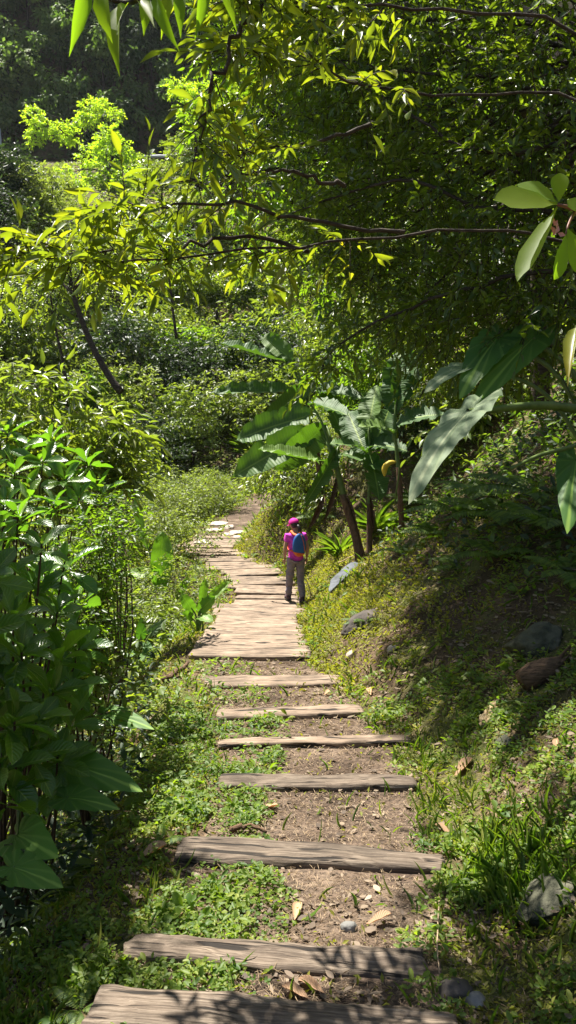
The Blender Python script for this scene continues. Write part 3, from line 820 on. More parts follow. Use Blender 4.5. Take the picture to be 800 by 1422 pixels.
litter_leaf(409, 1284, .11, 1.4, 'tan fallen leaf standing upright on the bare soil above the second step')
litter_leaf(508, 1290, .12, .4, 'long curled tan leaf lying beside a pale stone on the soil')
litter_leaf(452, 1388, .12, 2.5, 'brown folded leaf between the two nearest steps', curl=.1)
litter_leaf(432, 1396, .12, 2.6, 'pinkish brown leaf tucked against the nearest step', curl=.1)
litter_leaf(244, 1290, .09, 1.5, 'brown hanging leaf in the clover at the outer end of the second step')
litter_leaf(190, 1200, .16, .5, 'crumpled tan leaf on the outer edge of the path above the third step', w=.6)
litter_leaf(516, 968, .14, 1.6, 'orange-tan leaf standing beside the widest step')
litter_leaf(450, 968, .12, 1.0, 'pale leaf lying on soil under the widest step')
litter_leaf(357, 1130, .12, .2, 'rusty leaf under the split step')
litter_leaf(633, 1082, .16, .3, 'pale crumpled leaf on the sunny moss right of the split step', w=.6)
litter_leaf(628, 1165, .12, 2.2, 'tan leaf on the moss beyond the tapering step end')
litter_leaf(776, 1045, .10, 1.2, 'reddish dry leaf on the bank below the brown stump')


def stick(pts, r, lab, mat='rotwood', name='fallen_stick'):
    P = [ray_ground(a, b) + np.array([0, 0, h]) for a, b, h in pts]; mb = MB(); s = spline(P, 12)
    s = s + RNG.normal(size=s.shape) * r * .25
    tube(mb, s, np.linspace(r, r * .5, 12), 6); return tag(mb.build(name, M[mat]), lab, 'stick', 'sticks on the ground')


stick([(318, 1160, .03), (345, 1158, .05), (372, 1163, .03)], .016, 'dark curved stick lying against the thick knotty step')
stick([(228, 952, .05), (262, 930, .08)], .035, 'grey rotten branch on the mossy outer edge below the boardwalk')
stick([(205, 1348, .02), (140, 1400, .02)], .008, 'thin dry stick on the outer verge near the lowest steps', 'needle')
stick([(610, 1245, .02), (607, 1330, .05), (612, 1370, .02)], .004, 'thin bent stalk past the end of the second step', 'needle')
stick([(470, 800, .25), (505, 772, .1)], .012, 'pale dry stalk beside the leaning banana trunk', 'straw')
# ================================================================== ground cover (uncountable: stuff)
def scatter(n, y0, y1, xw=.52, power=1.0):
    """points spread so that near ground gets more, small ones"""
    y = np.exp(RNG.uniform(math.log(y0), math.log(y1), n)); x = RNG.uniform(-xw, xw, n) * (y + .8)
    return x, y


def zone(x, y):
    s = x - path_x(y)
    wr = np.interp(y, [0, 4, 8, 12, 16, 30], [.86, .78, .68, .60, .70, .62])
    return s, np.maximum(0, s - wr), np.maximum(0, -s - .78)


def keep(p):
    return RNG.random(len(p)) < p


def tread_green(x, y, s):
    """greenery on the treads: mostly on their outer (valley) part, in patches"""
    pn = fbm(x * 2.0, y * 2.0, 77, 3)
    g = sstep(.05, -.20, s + .7 * pn) * (y < 7.9) * np.clip(.55 + 3.2 * pn, .04, 1)
    g = g + .5 * sstep(.45, .7, s + .5 * pn) * (y < 8.4)
    return np.clip(g, 0, 1)


def cover_density(x, y):
    s, u, v = zone(x, y)
    pn = fbm(x * 1.5, y * 1.5, 51, 4); p2 = fbm(x * .6, y * .6, 52, 3)
    on = np.abs(s) < .62
    verge = np.clip(.36 + 4.0 * pn + 1.2 * p2, .03, 1)
    bank = np.clip(.20 + 4.2 * pn + 1.5 * p2, .02, 1) * np.interp(u, [0, .5, 1.0, 2.2, 5], [1, .75, .42, .25, .2])
    sl = np.clip(.5 + 3.0 * pn, .05, 1) * np.interp(v, [0, .3, .7, 2], [1, .7, .35, .3])
    d = np.where(on, tread_green(x, y, s), np.where(s > 0, bank, np.where(v > 0, sl, verge)))
    # bare heel of soil right of the lower treads
    d = d * np.where((s > .0) & (s < .62) & (y < 8.2), .25 + .75 * sstep(.35, .62, s), 1)
    d = np.where((y > 8.1) & on & (y < 22), 0, d)
    d = np.where((y >= 22) & (np.abs(s) < .45), 0, d)
    return np.clip(d, 0, 1)


def up_normals(x, y, j):
    n = gnorm(x, y)
    return norm(n * .6 + np.array([0, 0, .6]) + j * RNG.normal(size=n.shape))


def rand_dirs(n, j=0.3):
    a = RNG.uniform(0, 2 * PI, n)
    return np.stack([np.cos(a), np.sin(a), j * RNG.normal(size=n)], -1)


def off_timber(x, y, m=.0):
    ok = np.ones(len(x), bool)
    for A, B, W in step_info:
        d = (B - A)[:2]; L2 = d @ d
        t = np.clip(((x - A[0]) * d[0] + (y - A[1]) * d[1]) / L2, 0, 1)
        ok &= np.hypot(x - A[0] - t * d[0], y - A[1] - t * d[1]) > W * .46 + m
    return ok


# clover and chickweed cushions: every cushion has its own size, leaf and tone
def T_oval_lo():
    V = np.array([(0, 0, 0), (.5, .45, .14), (0, .5, 0), (-.5, .45, .14), (0, 1, -.12)], float)
    return V, np.array([0, 1, 2, 0, 2, 3, 2, 1, 4, 2, 4, 3]), np.array([3, 3, 3, 3]), np.array([(.5, 0), (1, .45), (.5, .5), (0, .45), (.5, 1)])


def cushions(mb, n, y0, y1, dens, nleaf, rad, hgt, lsz, wr, T, tone=0.0, growth=.62, lay=.35):
    x, y = scatter(n, y0, y1); k = keep(dens(x, y)); x, y = x[k], y[k]; m = len(x)
    g = np.clip(y / 4.0, .8, 6) ** growth
    rad = rad * RNG.uniform(.55, 1.35, m) * g; hgt = hgt * RNG.uniform(.5, 1.4, m) * np.clip(g, .9, 1.8); ls = lsz * RNG.uniform(.65, 1.3, m) * g
    base = np.clip(.40 + tone + .75 * fbm(x * 1.1, y * 1.1, 71, 3) + .20 * RNG.normal(size=m), 0, 1)
    for j in range(nleaf):
        q = np.sqrt((j + RNG.random(m)) / nleaf); th = RNG.uniform(0, 2 * PI, m)
        o = np.stack([np.cos(th), np.sin(th), np.zeros(m)], -1)
        px, py = x + o[:, 0] * rad * q, y + o[:, 1] * rad * q
        z = gz(px, py) + .006 + hgt * (1 - .75 * q * q) * RNG.uniform(.45, 1, m)
        D = norm(o + np.stack([RNG.normal(size=m) * .5, RNG.normal(size=m) * .5, lay * RNG.normal(size=m) + .15], -1))
        Nn = norm(np.array([0, 0, 1.0]) + o * .55 * q[:, None] + .28 * RNG.normal(size=(m, 3)))
        l_ = ls * RNG.uniform(.55, 1.1, m); f = off_timber(px, py)
        put(mb, T, np.stack([px, py, z], -1)[f], D[f], Nn[f], l_[f], l_[f] * wr, np.clip(base + .13 * RNG.normal(size=m), 0, 1)[f])


cd2 = lambda x, y: cover_density(x, y)
mb = MB()
cushions(mb, 5200, 1.5, 6.0, cd2, 20, .055, .055, .020, .9, T_round(), .05)
cushions(mb, 4200, 1.5, 6.0, cd2, 16, .060, .075, .036, .5, T_oval(), .0)
cushions(mb, 900, 1.6, 7.0, lambda x, y: .5 * cd2(x, y), 11, .07, .06, .066, .55, T_obov(.3, .3), -.12, lay=.5)
cushions(mb, 5200, 5.5, 34, cd2, 15, .06, .07, .030, .62, T_oval_lo(), .05)
cushions(mb, 2600, 5.5, 34, lambda x, y: .8 * cd2(x, y), 10, .09, .11, .055, .5, T_oval_lo(), -.05)
tag(mb.build('ground_cover', M['cover']), 'low bright green clover and chickweed spreading over both verges and the treads', 'ground cover', kind='stuff')

# moss and small yellowing bits: the sunny bank and the outer verge
mb = MB()
x, y = scatter(150000, 1.6, 30)
s, u, v = zone(x, y)
pm = fbm(x * 1.1, y * 1.1, 91, 3)
dens = np.where(np.abs(s) < .6, .12 * (y < 8.0), np.where(s > 0, np.interp(u, [0, .5, 1.1, 2, 5], [1, .75, .35, .15, .1]), np.interp(v, [0, .6, 1.6, 3], [1, .8, .35, .2])))
dens = dens * np.clip(.75 + 1.8 * pm, .15, 1) * np.interp(y, [2, 5, 8, 30], [.55, .7, 1, 1])
k = keep(dens) & off_timber(x, y); x, y, s = x[k], y[k], s[k]
L = RNG.uniform(.010, .024, len(x)) * np.clip(y / 4.2, .8, 5) ** .75
P = np.stack([x, y, gz(x, y) + .004 + RNG.random(len(x)) * .03 * np.clip(y / 5, .6, 2)], -1)
put(mb, T_small(), P, norm(rand_dirs(len(x), .8) + np.array([0, 0, .4])), up_normals(x, y, .7), L * 1.8, L * .8, np.clip(.5 + .8 * fbm(x * 1.7, y * 1.7, 14, 3) + .2 * RNG.normal(size=len(x)), 0, 1))
# thicker moss and fine weeds on the sunny bank above the boardwalk
x = RNG.uniform(-.6, 3.4, 90000); y = RNG.uniform(6.5, 20, 90000); x = x + path_x(y); s, u, v = zone(x, y)
k = keep(np.where((s > .55), np.interp(u, [0, .7, 1.3, 2.5], [1, .85, .25, .05]) * np.interp(y, [6.5, 8.5], [.3, 1]) * np.clip(.8 + 1.6 * fbm(x * 1.1, y * 1.1, 91, 3), .1, 1), 0)); x, y = x[k], y[k]; m = len(x)
L = RNG.uniform(.018, .042, m)
put(mb, T_small(), np.stack([x, y, gz(x, y) + .004 + RNG.random(m) * .06], -1), norm(rand_dirs(m, .8) + np.array([-.1, 0, .5])), up_normals(x, y, .6), L * 1.8, L * .7, np.clip(.58 + .7 * fbm(x * 1.7, y * 1.7, 14, 3) + .18 * RNG.normal(size=m), 0, 1))
tag(mb.build('moss', M['moss']), 'yellow-green moss and tiny weeds matted over the sunny bank', 'moss', kind='stuff')

# grass blades
mb = MB()
x, y = scatter(58000, 1.6, 28)
s, u, v = zone(x, y)
pg = fbm(x * .9 + 3, y * .9, 101, 3)
dens = np.where(np.abs(s) < .55, .02, np.where(s > 0, np.clip(.22 + 2.4 * pg, .02, 1) * np.interp(u, [0, 1, 4], [1, .45, .2]), np.clip(.25 + 1.5 * pg, .03, 1)))
dens = np.where((y > 8) & (np.abs(s) < .72) & (y < 22), 0, dens)
# a rank tuft of long grass by the lower steps
tuft = np.exp(-(((x - 1.02) / .28) ** 2 + ((y - 3.2) / .55) ** 2))
k = keep(np.clip(dens * .8 + tuft, 0, 1)) & off_timber(x, y); x, y, tf = x[k], y[k], tuft[k]
H = RNG.uniform(.05, .13, len(x)) * (1 + .7 * tf) * np.clip(y / 5, .9, 2.2)
P = np.stack([x, y, gz(x, y)], -1)
D = norm(np.stack([RNG.normal(size=len(x)) * .5, RNG.normal(size=len(x)) * .5, np.ones(len(x))], -1))
put(mb, T_blade(), P, D, rand_dirs(len(x), .1), H, .0040 * np.clip(y / 4, .8, 4))
tag(mb.build('grass', M['grass']), 'thin green grass blades sprouting along both verges', 'grass', kind='stuff')

# leaf litter: dry leaves, chips and stalks
mb = MB(); mb2 = MB()
x, y = scatter(44000, 1.5, 24)
s, u, v = zone(x, y)
pl = fbm(x * 1.3, y * 1.3, 111, 3)
on = np.abs(s) < .66
dens = np.where(on, np.where(y < 8.1, .34, 0), np.where(s > 0, np.clip(.55 + 1.8 * pl + .2 * u, .08, 1), np.clip(.3 + 1.2 * pl, .05, .8)))
k = keep(dens) & off_timber(x, y); x, y = x[k], y[k]
m = len(x); L = (.010 + .05 * RNG.random(m) ** 2.6) * np.clip(y / 4.5, .8, 3) ** .6
P = np.stack([x, y, gz(x, y) + .009 + RNG.random(m) * .012], -1)
Dl = rand_dirs(m, .15); Nl = up_normals(x, y, .14); wl_ = L * RNG.uniform(.25, .75, m); rl_ = np.clip(.42 + .9 * fbm(x * 1.8, y * 1.8, 119, 3) + .22 * RNG.normal(size=m), 0, 1); kind = RNG.integers(0, 4, m)
for kk_, T_ in enumerate([T_oval(-.06, .10), T_oval(.03, .05), T_lance(-.04, .15), T_obov(.05, -.08)]):
    g_ = kind == kk_; put(mb, T_, P[g_], Dl[g_], Nl[g_], L[g_], wl_[g_], rl_[g_])
# crumbs of bark and broken leaf
x, y = scatter(60000, 1.5, 12); s, u, v = zone(x, y)
k = keep(np.where(np.abs(s) < .7, np.where(y < 8.1, .8, 0), np.where(s > 0, .35, .3))) & off_timber(x, y); x, y = x[k], y[k]; m = len(x)
L = RNG.uniform(.004, .013, m) * np.clip(y / 4, .8, 2.5)
put(mb, T_small(.5), np.stack([x, y, gz(x, y) + .003 + .005 * RNG.random(m)], -1), rand_dirs(m, .3), up_normals(x, y, .45), L, L * RNG.uniform(.3, .8, m), np.clip(RNG.normal(.5, .3, m), 0, 1))
tag(mb.build('leaf_litter', M['litter']), 'brown dry leaf litter and chips strewn over the soil and bank', 'leaf litter', kind='stuff')
x, y = scatter(70000, 1.5, 20)
s, u, v = zone(x, y)
dens = np.where(np.abs(s) < .66, np.where(y < 8.1, 1.0, 0), np.where(s > 0, np.interp(u, [0, .6, 2], [.3, .5, .6]), .2))
k = keep(dens) & off_timber(x, y); x, y = x[k], y[k]
L = RNG.uniform(.015, .09, len(x)) * np.clip(y / 5, .8, 3)
put(mb2, T_small(.1), np.stack([x, y, gz(x, y) + .007 + .012 * RNG.random(len(x))], -1), rand_dirs(len(x), .12), up_normals(x, y, .3), L, .0028 * np.clip(y / 4, .8, 4))
tag(mb2.build('fallen_stalks', M['needle']), 'thin straw-brown stalks and needles scattered over the soil', 'stalks', kind='stuff')

# undergrowth on the valley side and the upper bank: a tangle of leaves nobody could count
def undergrowth(name, n, y0, y1, sel, mat, size, height, lab, xw=.55, T=None, flat=.5):
    mb = MB(); x, y = scatter(n, y0, y1, xw); s, u, v = zone(x, y)
    k = keep(sel(x, y, s, u, v)); x, y = x[k], y[k]
    hh = height(x, y) * RNG.random(len(x)) ** .7
    P = np.stack([x, y, gz(x, y) + hh], -1)
    L = size(y) * RNG.uniform(.6, 1.4, len(x))
    put(mb, T or T_small(), P, norm(rand_dirs(len(x), .5) - np.array([0, 0, .2])), norm(up_normals(x, y, .6) * flat + .35 * SUN_DIR), L, L * RNG.uniform(.3, .55, len(x)), np.clip(.45 + .8 * fbm(x * .35, y * .35, 131, 3) + .22 * RNG.normal(size=len(x)), 0, 1))
    return tag(mb.build(name, mat), lab, 'undergrowth', kind='stuff')


hmap = lambda x, y: np.clip(.28 + 1.1 * fbm(x * .7, y * .7, 141, 3), .04, 1)
undergrowth('undergrowth', 80000, 2.6, 46, lambda x, y, s, u, v: np.where((s < 0) & (v > .25), np.clip(.5 + 1.5 * fbm(x * .8, y * .8, 7, 3), .1, 1) * np.interp(v, [.25, .8], [.3, 1]), 0), M['shrub'],
            lambda y: .05 + .0062 * y, lambda x, y: hmap(x, y) * np.interp(y, [2, 8, 30], [.3, .5, .7]), 'dense tangle of green undergrowth down the valley side of the path', xw=.62, T=T_oval())
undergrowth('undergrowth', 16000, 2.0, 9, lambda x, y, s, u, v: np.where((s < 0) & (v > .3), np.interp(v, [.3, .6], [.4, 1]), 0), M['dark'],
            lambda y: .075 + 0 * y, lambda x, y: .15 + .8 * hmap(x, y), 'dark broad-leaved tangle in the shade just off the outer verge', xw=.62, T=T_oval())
undergrowth('undergrowth', 42000, 3.0, 34, lambda x, y, s, u, v: np.where(u > 1.2, np.interp(u, [1.2, 1.8, 3], [.05, .5, 1]), 0), M['fern'],
            lambda y: .045 + .006 * y, lambda x, y: hmap(x, y) * np.interp(y, [2, 8, 30], [.3, .6, 1.3]), 'shaded tangle of leaves and creepers over the upper bank', xw=.7, T=T_oval())
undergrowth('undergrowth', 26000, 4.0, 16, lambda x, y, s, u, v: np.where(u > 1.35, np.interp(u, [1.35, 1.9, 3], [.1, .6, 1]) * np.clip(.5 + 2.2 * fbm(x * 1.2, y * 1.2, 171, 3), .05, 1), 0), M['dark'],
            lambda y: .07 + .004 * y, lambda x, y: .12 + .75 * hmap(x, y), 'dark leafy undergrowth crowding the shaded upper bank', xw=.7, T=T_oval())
undergrowth('undergrowth', 60000, 26, 99, lambda x, y, s, u, v: (np.abs(s) > .8) * 1.0, M['olive'],
            lambda y: .12 + .0052 * y, lambda x, y: hmap(x, y) * np.interp(y, [30, 60, 100], [.5, .7, .6]), 'hazy green scrub covering the far slope below the road', xw=.5)

# ================================================================== shrubs and trees seen as whole plants
def stems_from(mb, base, tips, r, sides=5, bow=.25):
    for t in tips:
        mid = (base + t) / 2 + RNG.normal(size=3) * bow * np.linalg.norm(t - base) * .3 + np.array([0, 0, .1 * np.linalg.norm(t - base)])
        tube(mb, spline([base, mid, t], 7), np.linspace(r, r * .3, 7), sides, cap=False)


def shrub(name, label, base, blobs, ntw, twl, nleaf, T, ll, lw, mat, group=None, r=.012, wood='twig', hang=.25, droop=.3, trunk=None, cat='shrub', part='foliage', spread=.9, lo=.45, flat=.6):
    """blobs: list of (centre offset, radii) relative to base; a stem goes to each"""
    t = thing(name, label, cat, base, group); base = np.array(base, float)
    wd = MB(); lf = MB()
    cs = np.array([b[0] for b in blobs], float); rs = np.array([b[1] for b in blobs], float)
    wts = np.prod(rs, 1) ** (2 / 3); wts = wts / wts.sum()
    if trunk:
        tp, tr = trunk
        tube(wd, spline([base] + [base + np.array(q) for q in tp], 12), np.linspace(tr, tr * .55, 12), 8)
        org = base + np.array(tp[-1])
    else:
        org = base
    stems_from(wd, org, [base + c for c in cs], r * (2.2 if trunk else 1.0))
    for (c, rr, wq) in zip(cs, rs, wts):
        n = max(4, int(ntw * wq))
        v = in_ball(n, lo); P0 = base + c + v * rr
        D = norm(v * np.array([1, 1, .7]) + np.array([0, 0, .25]) + .35 * RNG.normal(size=(n, 3)))
        L = twl * RNG.uniform(.6, 1.2, n)
        P0 = P0 - D * L[:, None] * .5
        twigs(lf, wd, P0, D, L, nleaf, T, ll, lw, droop=droop, r=r * .35, hang=hang, spread=spread, flat=flat)
    wd.build('trunk' if trunk else 'stems', M[wood] if isinstance(wood, str) else wood, t)
    lf.build(part, mat, t)
    return t


def blobs_random(h, w, n, hb=.35, rs=(.25, .42)):
    out = []
    for k in range(n):
        z = h * RNG.uniform(hb, .95); rad = w * .5 * math.sqrt(max(.1, 1 - (z / h) ** 2 * .75))
        a = RNG.uniform(0, 2 * PI); q = rad * math.sqrt(RNG.random())
        rr = w * RNG.uniform(*rs)
        out.append(((q * math.cos(a), q * math.sin(a), z), (rr, rr, rr * .75)))
    return out


ORG = (0, 0, 0)
# archetypes (the first of each is placed, the others are copies)
ARCH = {}
def arch(kind, k, fn):
    ARCH.setdefault(kind, []).append(fn)


def mk_bush(mat, h, w, nb, ntw, twl, nleaf, ll, lw, T=None, **kw):
    return shrub('shrub', '', ORG, blobs_random(h, w, nb), ntw, twl, nleaf, T or T_small(), ll, lw, mat, **kw)


arche = {
    'b0': mk_bush(M['shrub'], 1.7, 2.0, 7, 300, .5, 8, .17, .085),
    'b1': mk_bush(M['olive'], 1.4, 2.2, 8, 340, .45, 9, .13, .06),
    'b2': mk_bush(M['shrub'], 2.2, 2.4, 9, 320, .6, 8, .22, .09, hang=.5),
    'b3': mk_bush(M['olive'], 1.9, 2.6, 9, 400, .5, 9, .14, .05, hang=.1),
    'b4': mk_bush(M['canopy'], 2.0, 2.0, 7, 300, .55, 8, .20, .075, hang=.4),
    'd0': mk_bush(M['dark'], 2.4, 2.8, 9, 360, .6, 9, .19, .085),
}
arche['t0'] = shrub('small_tree', '', ORG, blobs_random(4.6, 3.2, 9, .5, (.22, .34)), 420, .7, 8, T_small(), .25, .12, M['shrub'], trunk=([(.15, 0, 1.0), (.1, .1, 2.2)], .10), wood='bark', r=.02, cat='tree', part='crown')
arche['t1'] = shrub('small_tree', '', ORG, blobs_random(5.6, 3.4, 10, .45, (.22, .32)), 460, .8, 8, T_small(), .27, .11, M['olive'], trunk=([(-.2, 0, 1.3), (-.1, .1, 2.6)], .12), wood='bark', r=.022, cat='tree', part='crown')
arche['t2'] = shrub('small_tree', '', ORG, blobs_random(6.5, 4.2, 12, .45, (.22, .32)), 560, .9, 8, T_small(), .30, .14, M['dark'], trunk=([(.2, 0, 1.5), (.1, -.1, 3.0)], .15), wood='bark', r=.028, cat='tree', part='crown')
used = set(); ALLPLANTS = []


def place(kind, x, y, sc=1.0, sink=.12):
    z = float(gz(x, y)) - sink * sc
    a = arche[kind]; rz = RNG.uniform(0, 2 * PI)
    if kind not in used:
        used.add(kind); o = a
        o.location = (x, y, z); o.rotation_euler = (0, 0, rz); o.scale = (sc,) * 3
    else:
        o = copy_tree(a, (x, y, z), rz, sc)
    ALLPLANTS.append((o, kind, x, y, sc)); return o


PLACED_ROWS = []
def row(y, items, desc, group, jit=1.0):
    """items: (kind, pixel x, scale); a row of plants at about the same distance"""
    out = []
    for kind, px, sc in items:
        sc = sc * (1.0 if (px < 235 and y > 55) or y < 20 or px >= 440 else 1.3)
        yy = y + RNG.uniform(-.6, .6) * jit; xx = (px - 400) / FPX * (yy * math.cos(PITCH) + 0.3)
        out.append((xx, place(kind, xx, yy, sc), kind))
    out.sort(key=lambda q: q[0]); n = len(out)
    for i, (xx, o, kind) in enumerate(out):
        noun = {'b': 'bushy green shrub', 'd': 'dark leafy shrub', 't': 'small leafy tree'}[kind[0]]
        if kind in ('b1', 'b3'): noun = 'olive-green fine-leaved shrub'
        if kind == 't1': noun = 'tall olive-green tree'
        if kind == 't2': noun = 'dark green tree'
        w_ = ORD[i] if i < n - 1 else 'last'
        o['label'] = f'{noun}, {w_} from the left {desc}'
        o['category'] = 'tree' if kind[0] == 't' else 'shrub'; o['group'] = group


# the valley side from near to far, then the slope ahead
GV = 'plants down the valley side'; GS = 'plants on the slope ahead'; GB = 'plants above the bank'
row(11.5, [('b4', -40, .9), ('b0', 60, .8), ('b2', 140, .75), ('b1', 205, .6)], 'in the nearest valley row beside the boardwalk', GV)
row(14.5, [('b2', -20, 1.0), ('b4', 70, 1.0), ('b1', 150, .9), ('b3', 220, .7)], 'in the valley row level with the hiker', GV)
row(18.5, [('b2', -30, 1.2), ('b0', 40, 1.1), ('b4', 110, 1.1), ('b3', 175, 1.0), ('b1', 235, .85)], 'in the valley row where the boardwalk bends', GV)
row(23, [('t0', -10, .8), ('b2', 60, 1.2), ('b3', 120, 1.1), ('b1', 190, .9), ('b3', 240, .7)], 'in the valley row outside the flagstones', GV)
row(26, [('b1', 262, .75), ('b3', 292, .6)], 'against the outer edge of the far path', GV)
row(28, [('t0', 20, .8), ('b2', 85, 1.4), ('b0', 150, 1.3), ('b1', 205, 1.1), ('b3', 262, .7)], 'in the row below the tan boulders', GV)
row(32.5, [('t1', -10, .9), ('b4', 50, 1.4), ('b0', 120, 1.4), ('b2', 175, 1.2), ('b1', 225, .8), ('b3', 345, .6)], 'in the row before the boulder pile', GS)
row(38.5, [('t0', 10, .9), ('b2', 70, 1.4), ('b4', 130, 1.3), ('b3', 190, 1.6), ('b0', 240, 1.3), ('b1', 300, 1.5), ('b3', 350, 1.4), ('b0', 410, 1.5)], 'in the row behind the tan boulders', GS)
row(41.5, [('d0', 30, 1.2), ('d0', 150, 1.3), ('d0', 262, 1.1), ('d0', 385, 1.4)], 'in the dark row under the leaning trunks', GS)
row(35, [('d0', 100, .9), ('d0', 215, .9), ('t0', 265, .5)], 'in the dark row close to the tan boulders', GS)
row(45, [('t2', -5, .85), ('t0', 55, .9), ('t1', 110, .8), ('b2', 180, 1.6), ('b3', 225, 1.5), ('b4', 275, 1.6), ('b0', 335, 1.6), ('b2', 400, 1.6), ('b3', 460, 1.8)], 'in the row of thicket by the leaning trunk', GS)
row(53, [('t2', 20, .9), ('t1', 75, 1.0), ('t0', 140, .9), ('b3', 195, 2.0), ('b2', 240, 1.8), ('t0', 300, .8), ('b0', 360, 2.0), ('t1', 430, .9)], 'in the row above the leaning trunk', GS)
row(57, [('d0', 40, 1.6), ('d0', 140, 1.7), ('d0', 250, 1.6)], 'in the dark row of the far slope', GS)
row(62, [('b3', -12, 1.0), ('b2', 60, 1.2), ('b3', 110, 1.5), ('b0', 165, 1.3), ('b2', 215, 1.5), ('t1', 270, .9), ('t0', 330, 1.0), ('t2', 400, 1.1), ('t1', 470, 1.2)], 'in the middle row of the far slope', GS)
row(72, [('b3', 15, 1.2), ('b1', 60, 1.3), ('b0', 105, .8), ('b3', 190, .8), ('t0', 235, 1.0), ('t2', 300, 1.1), ('t1', 360, 1.1), ('t0', 430, 1.2)], 'in the upper row of the far slope', GS)
row(85, [('b1', 20, 1.3), ('b0', 45, 1.0), ('b3', 95, 1.0), ('b1', 170, .9), ('b3', 222, 1.0), ('t0', 275, 1.1), ('t2', 330, 1.2)], 'in the top row just below the road', GS)
# above the bank: what closes the view behind the banana plants and the canopy
row(16.5, [('d0', 560, .6), ('b2', 640, .7), ('d0', 720, .8), ('b0', 800, .9)], 'in the shaded row behind the big pale leaf', GB)
row(20, [('b1', 455, .55), ('b4', 520, .9), ('d0', 590, 1.0), ('d0', 680, 1.1), ('b2', 770, 1.2)], 'in the shaded row behind the banana trunks', GB)
row(25, [('b1', 395, .5), ('b1', 440, .9), ('b4', 500, 1.2), ('b0', 560, 1.3), ('d0', 640, 1.5), ('d0', 740, 1.6)], 'in the upper bank row behind the banana leaves', GB)
row(31, [('b3', 445, 1.1), ('b4', 490, 1.5), ('t0', 550, .9), ('b2', 620, 1.7), ('t2', 700, 1.0), ('t2', 780, 1.0)], 'in the row high above the bank', GB)
row(39, [('t0', 470, 1.0), ('b4', 530, 2.0), ('t1', 590, 1.1), ('t0', 660, 1.2), ('t2', 740, 1.2)], 'in the tree row above the bank', GB)
row(50, [('t0', 500, 1.3), ('t1', 580, 1.4), ('t2', 660, 1.5), ('t0', 750, 1.5)], 'in the farthest tree row above the bank', GB)
for kk, a in arche.items():
    if kk not in used:
        for ch in list(a.children): bpy.data.objects.remove(ch)
        bpy.data.objects.remove(a)

# the far wood on the steep shaded hillside (one mass)
mb = MB(); wd = MB()
n = 330
tx = RNG.uniform(-62, 24, n); ty = 104.5 + 26 * RNG.random(n) ** 1.1
for i in range(n):
    b = np.array([tx[i], ty[i], float(gz(tx[i], ty[i])) + .5]); hh = RNG.uniform(5, 10)
    tube(wd, [b, b + (0, 0, hh * .8)], [.22, .08], 5, cap=False)
    tone = RNG.uniform(.0, .9)
    for q in range(9):
        f_ = RNG.uniform(.3, 1.0); c = b + np.array([RNG.normal() * 1.7 * (1.15 - f_ * .6), RNG.normal() * 1.3 - .5, hh * f_]); rr = RNG.uniform(.7, 1.5)
        v = in_ball(70, .75); pp = c + v * rr * np.array([1, 1, .65])
        put(mb, T_small(.15), pp, norm(v + np.array([0, 0, -.7]) + .5 * RNG.normal(size=v.shape)), norm(v + np.array([0, 0, .5]) + .28 * RNG.normal(size=v.shape)), RNG.uniform(.4, .8, 70), RNG.uniform(.25, .5, 70), np.clip(tone + .12 * RNG.normal(size=70), 0, 1))
x = RNG.uniform(-66, 30, 16000); y = RNG.uniform(105, 134, 16000)
put(mb, T_small(.15), np.stack([x, y, gz(x, y) + RNG.random(16000) * 1.5], -1), rand_dirs(16000, .6), norm(RNG.normal(size=(16000, 3)) * .5 + np.array([0, -.5, .8])), RNG.uniform(.5, 1.1, 16000), RNG.uniform(.3, .6, 16000), RNG.uniform(0, .7, 16000))
f = mb.build('far_forest', M['forest']); tag(f, 'dark evergreen forest on the steep hillside behind the road', 'forest', kind='stuff')
tr_ = wd.build('trunks', M['bark'], f); tr_['kind'] = 'stuff'

# ------------------------------------------------------------------ lime-green trees below the road
def lime_tree(label, px, base_y, blobs_px, d, ntw, trunks, ll=.34):
    b = np.array([(px - 400) / FPX * d, 0, 0]); P = at(px, base_y, d); P[2] = min(P[2], float(gz(P[0], P[1])) + .2)
    blobs = []
    for (bx, by, br) in blobs_px:
        c = at(bx, by, d + RNG.uniform(-1.5, 1.5)) - P; rr = br / FPX * d
        blobs.append((c, (rr, rr, rr * .72)))
    tp = [(at(a, b_, d) - P) for a, b_ in trunks]
    return shrub('lime_tree', label, P, blobs, ntw, .8, 9, T_small(), ll, ll * .62, M['lime'], trunk=(tp, .20), wood='bark', r=.035, cat='tree', part='crown', group='lime-green trees on the far slope', lo=.6)


lime_tree('lime-green tree with a many-lobed crown, just before the guardrail', 150, 300, [(150, 185, 18), (125, 215, 20), (160, 210, 24), (185, 225, 18), (140, 240, 26), (90, 242, 16), (170, 250, 24), (110, 262, 18), (198, 238, 12), (150, 200, 16)], 74, 620, [(152, 270), (150, 240)])
lime_tree('lime-green tree with two separate puffs of foliage, behind the many-lobed one', 118, 270, [(46, 160, 15), (60, 175, 18), (48, 190, 14), (88, 182, 18), (100, 190, 12), (125, 150, 18), (140, 145, 12), (118, 168, 15), (160, 160, 13)], 84, 520, [(115, 225), (112, 190)])
lime_tree('lime-green tree glimpsed through the hanging leaves', 272, 250, [(262, 150, 20), (250, 120, 18), (280, 130, 22), (300, 160, 22), (270, 180, 18), (310, 120, 18)], 62, 420, [(272, 210), (272, 180)], ll=.28)
lime_tree('low lime-green sapling on the slope at the far edge, below the others', 20, 340, [(10, 300, 16), (30, 292, 14), (45, 308, 13), (5, 318, 15), (52, 320, 10), (25, 322, 15)], 58, 380, [(20, 330), (22, 315)], ll=.24)

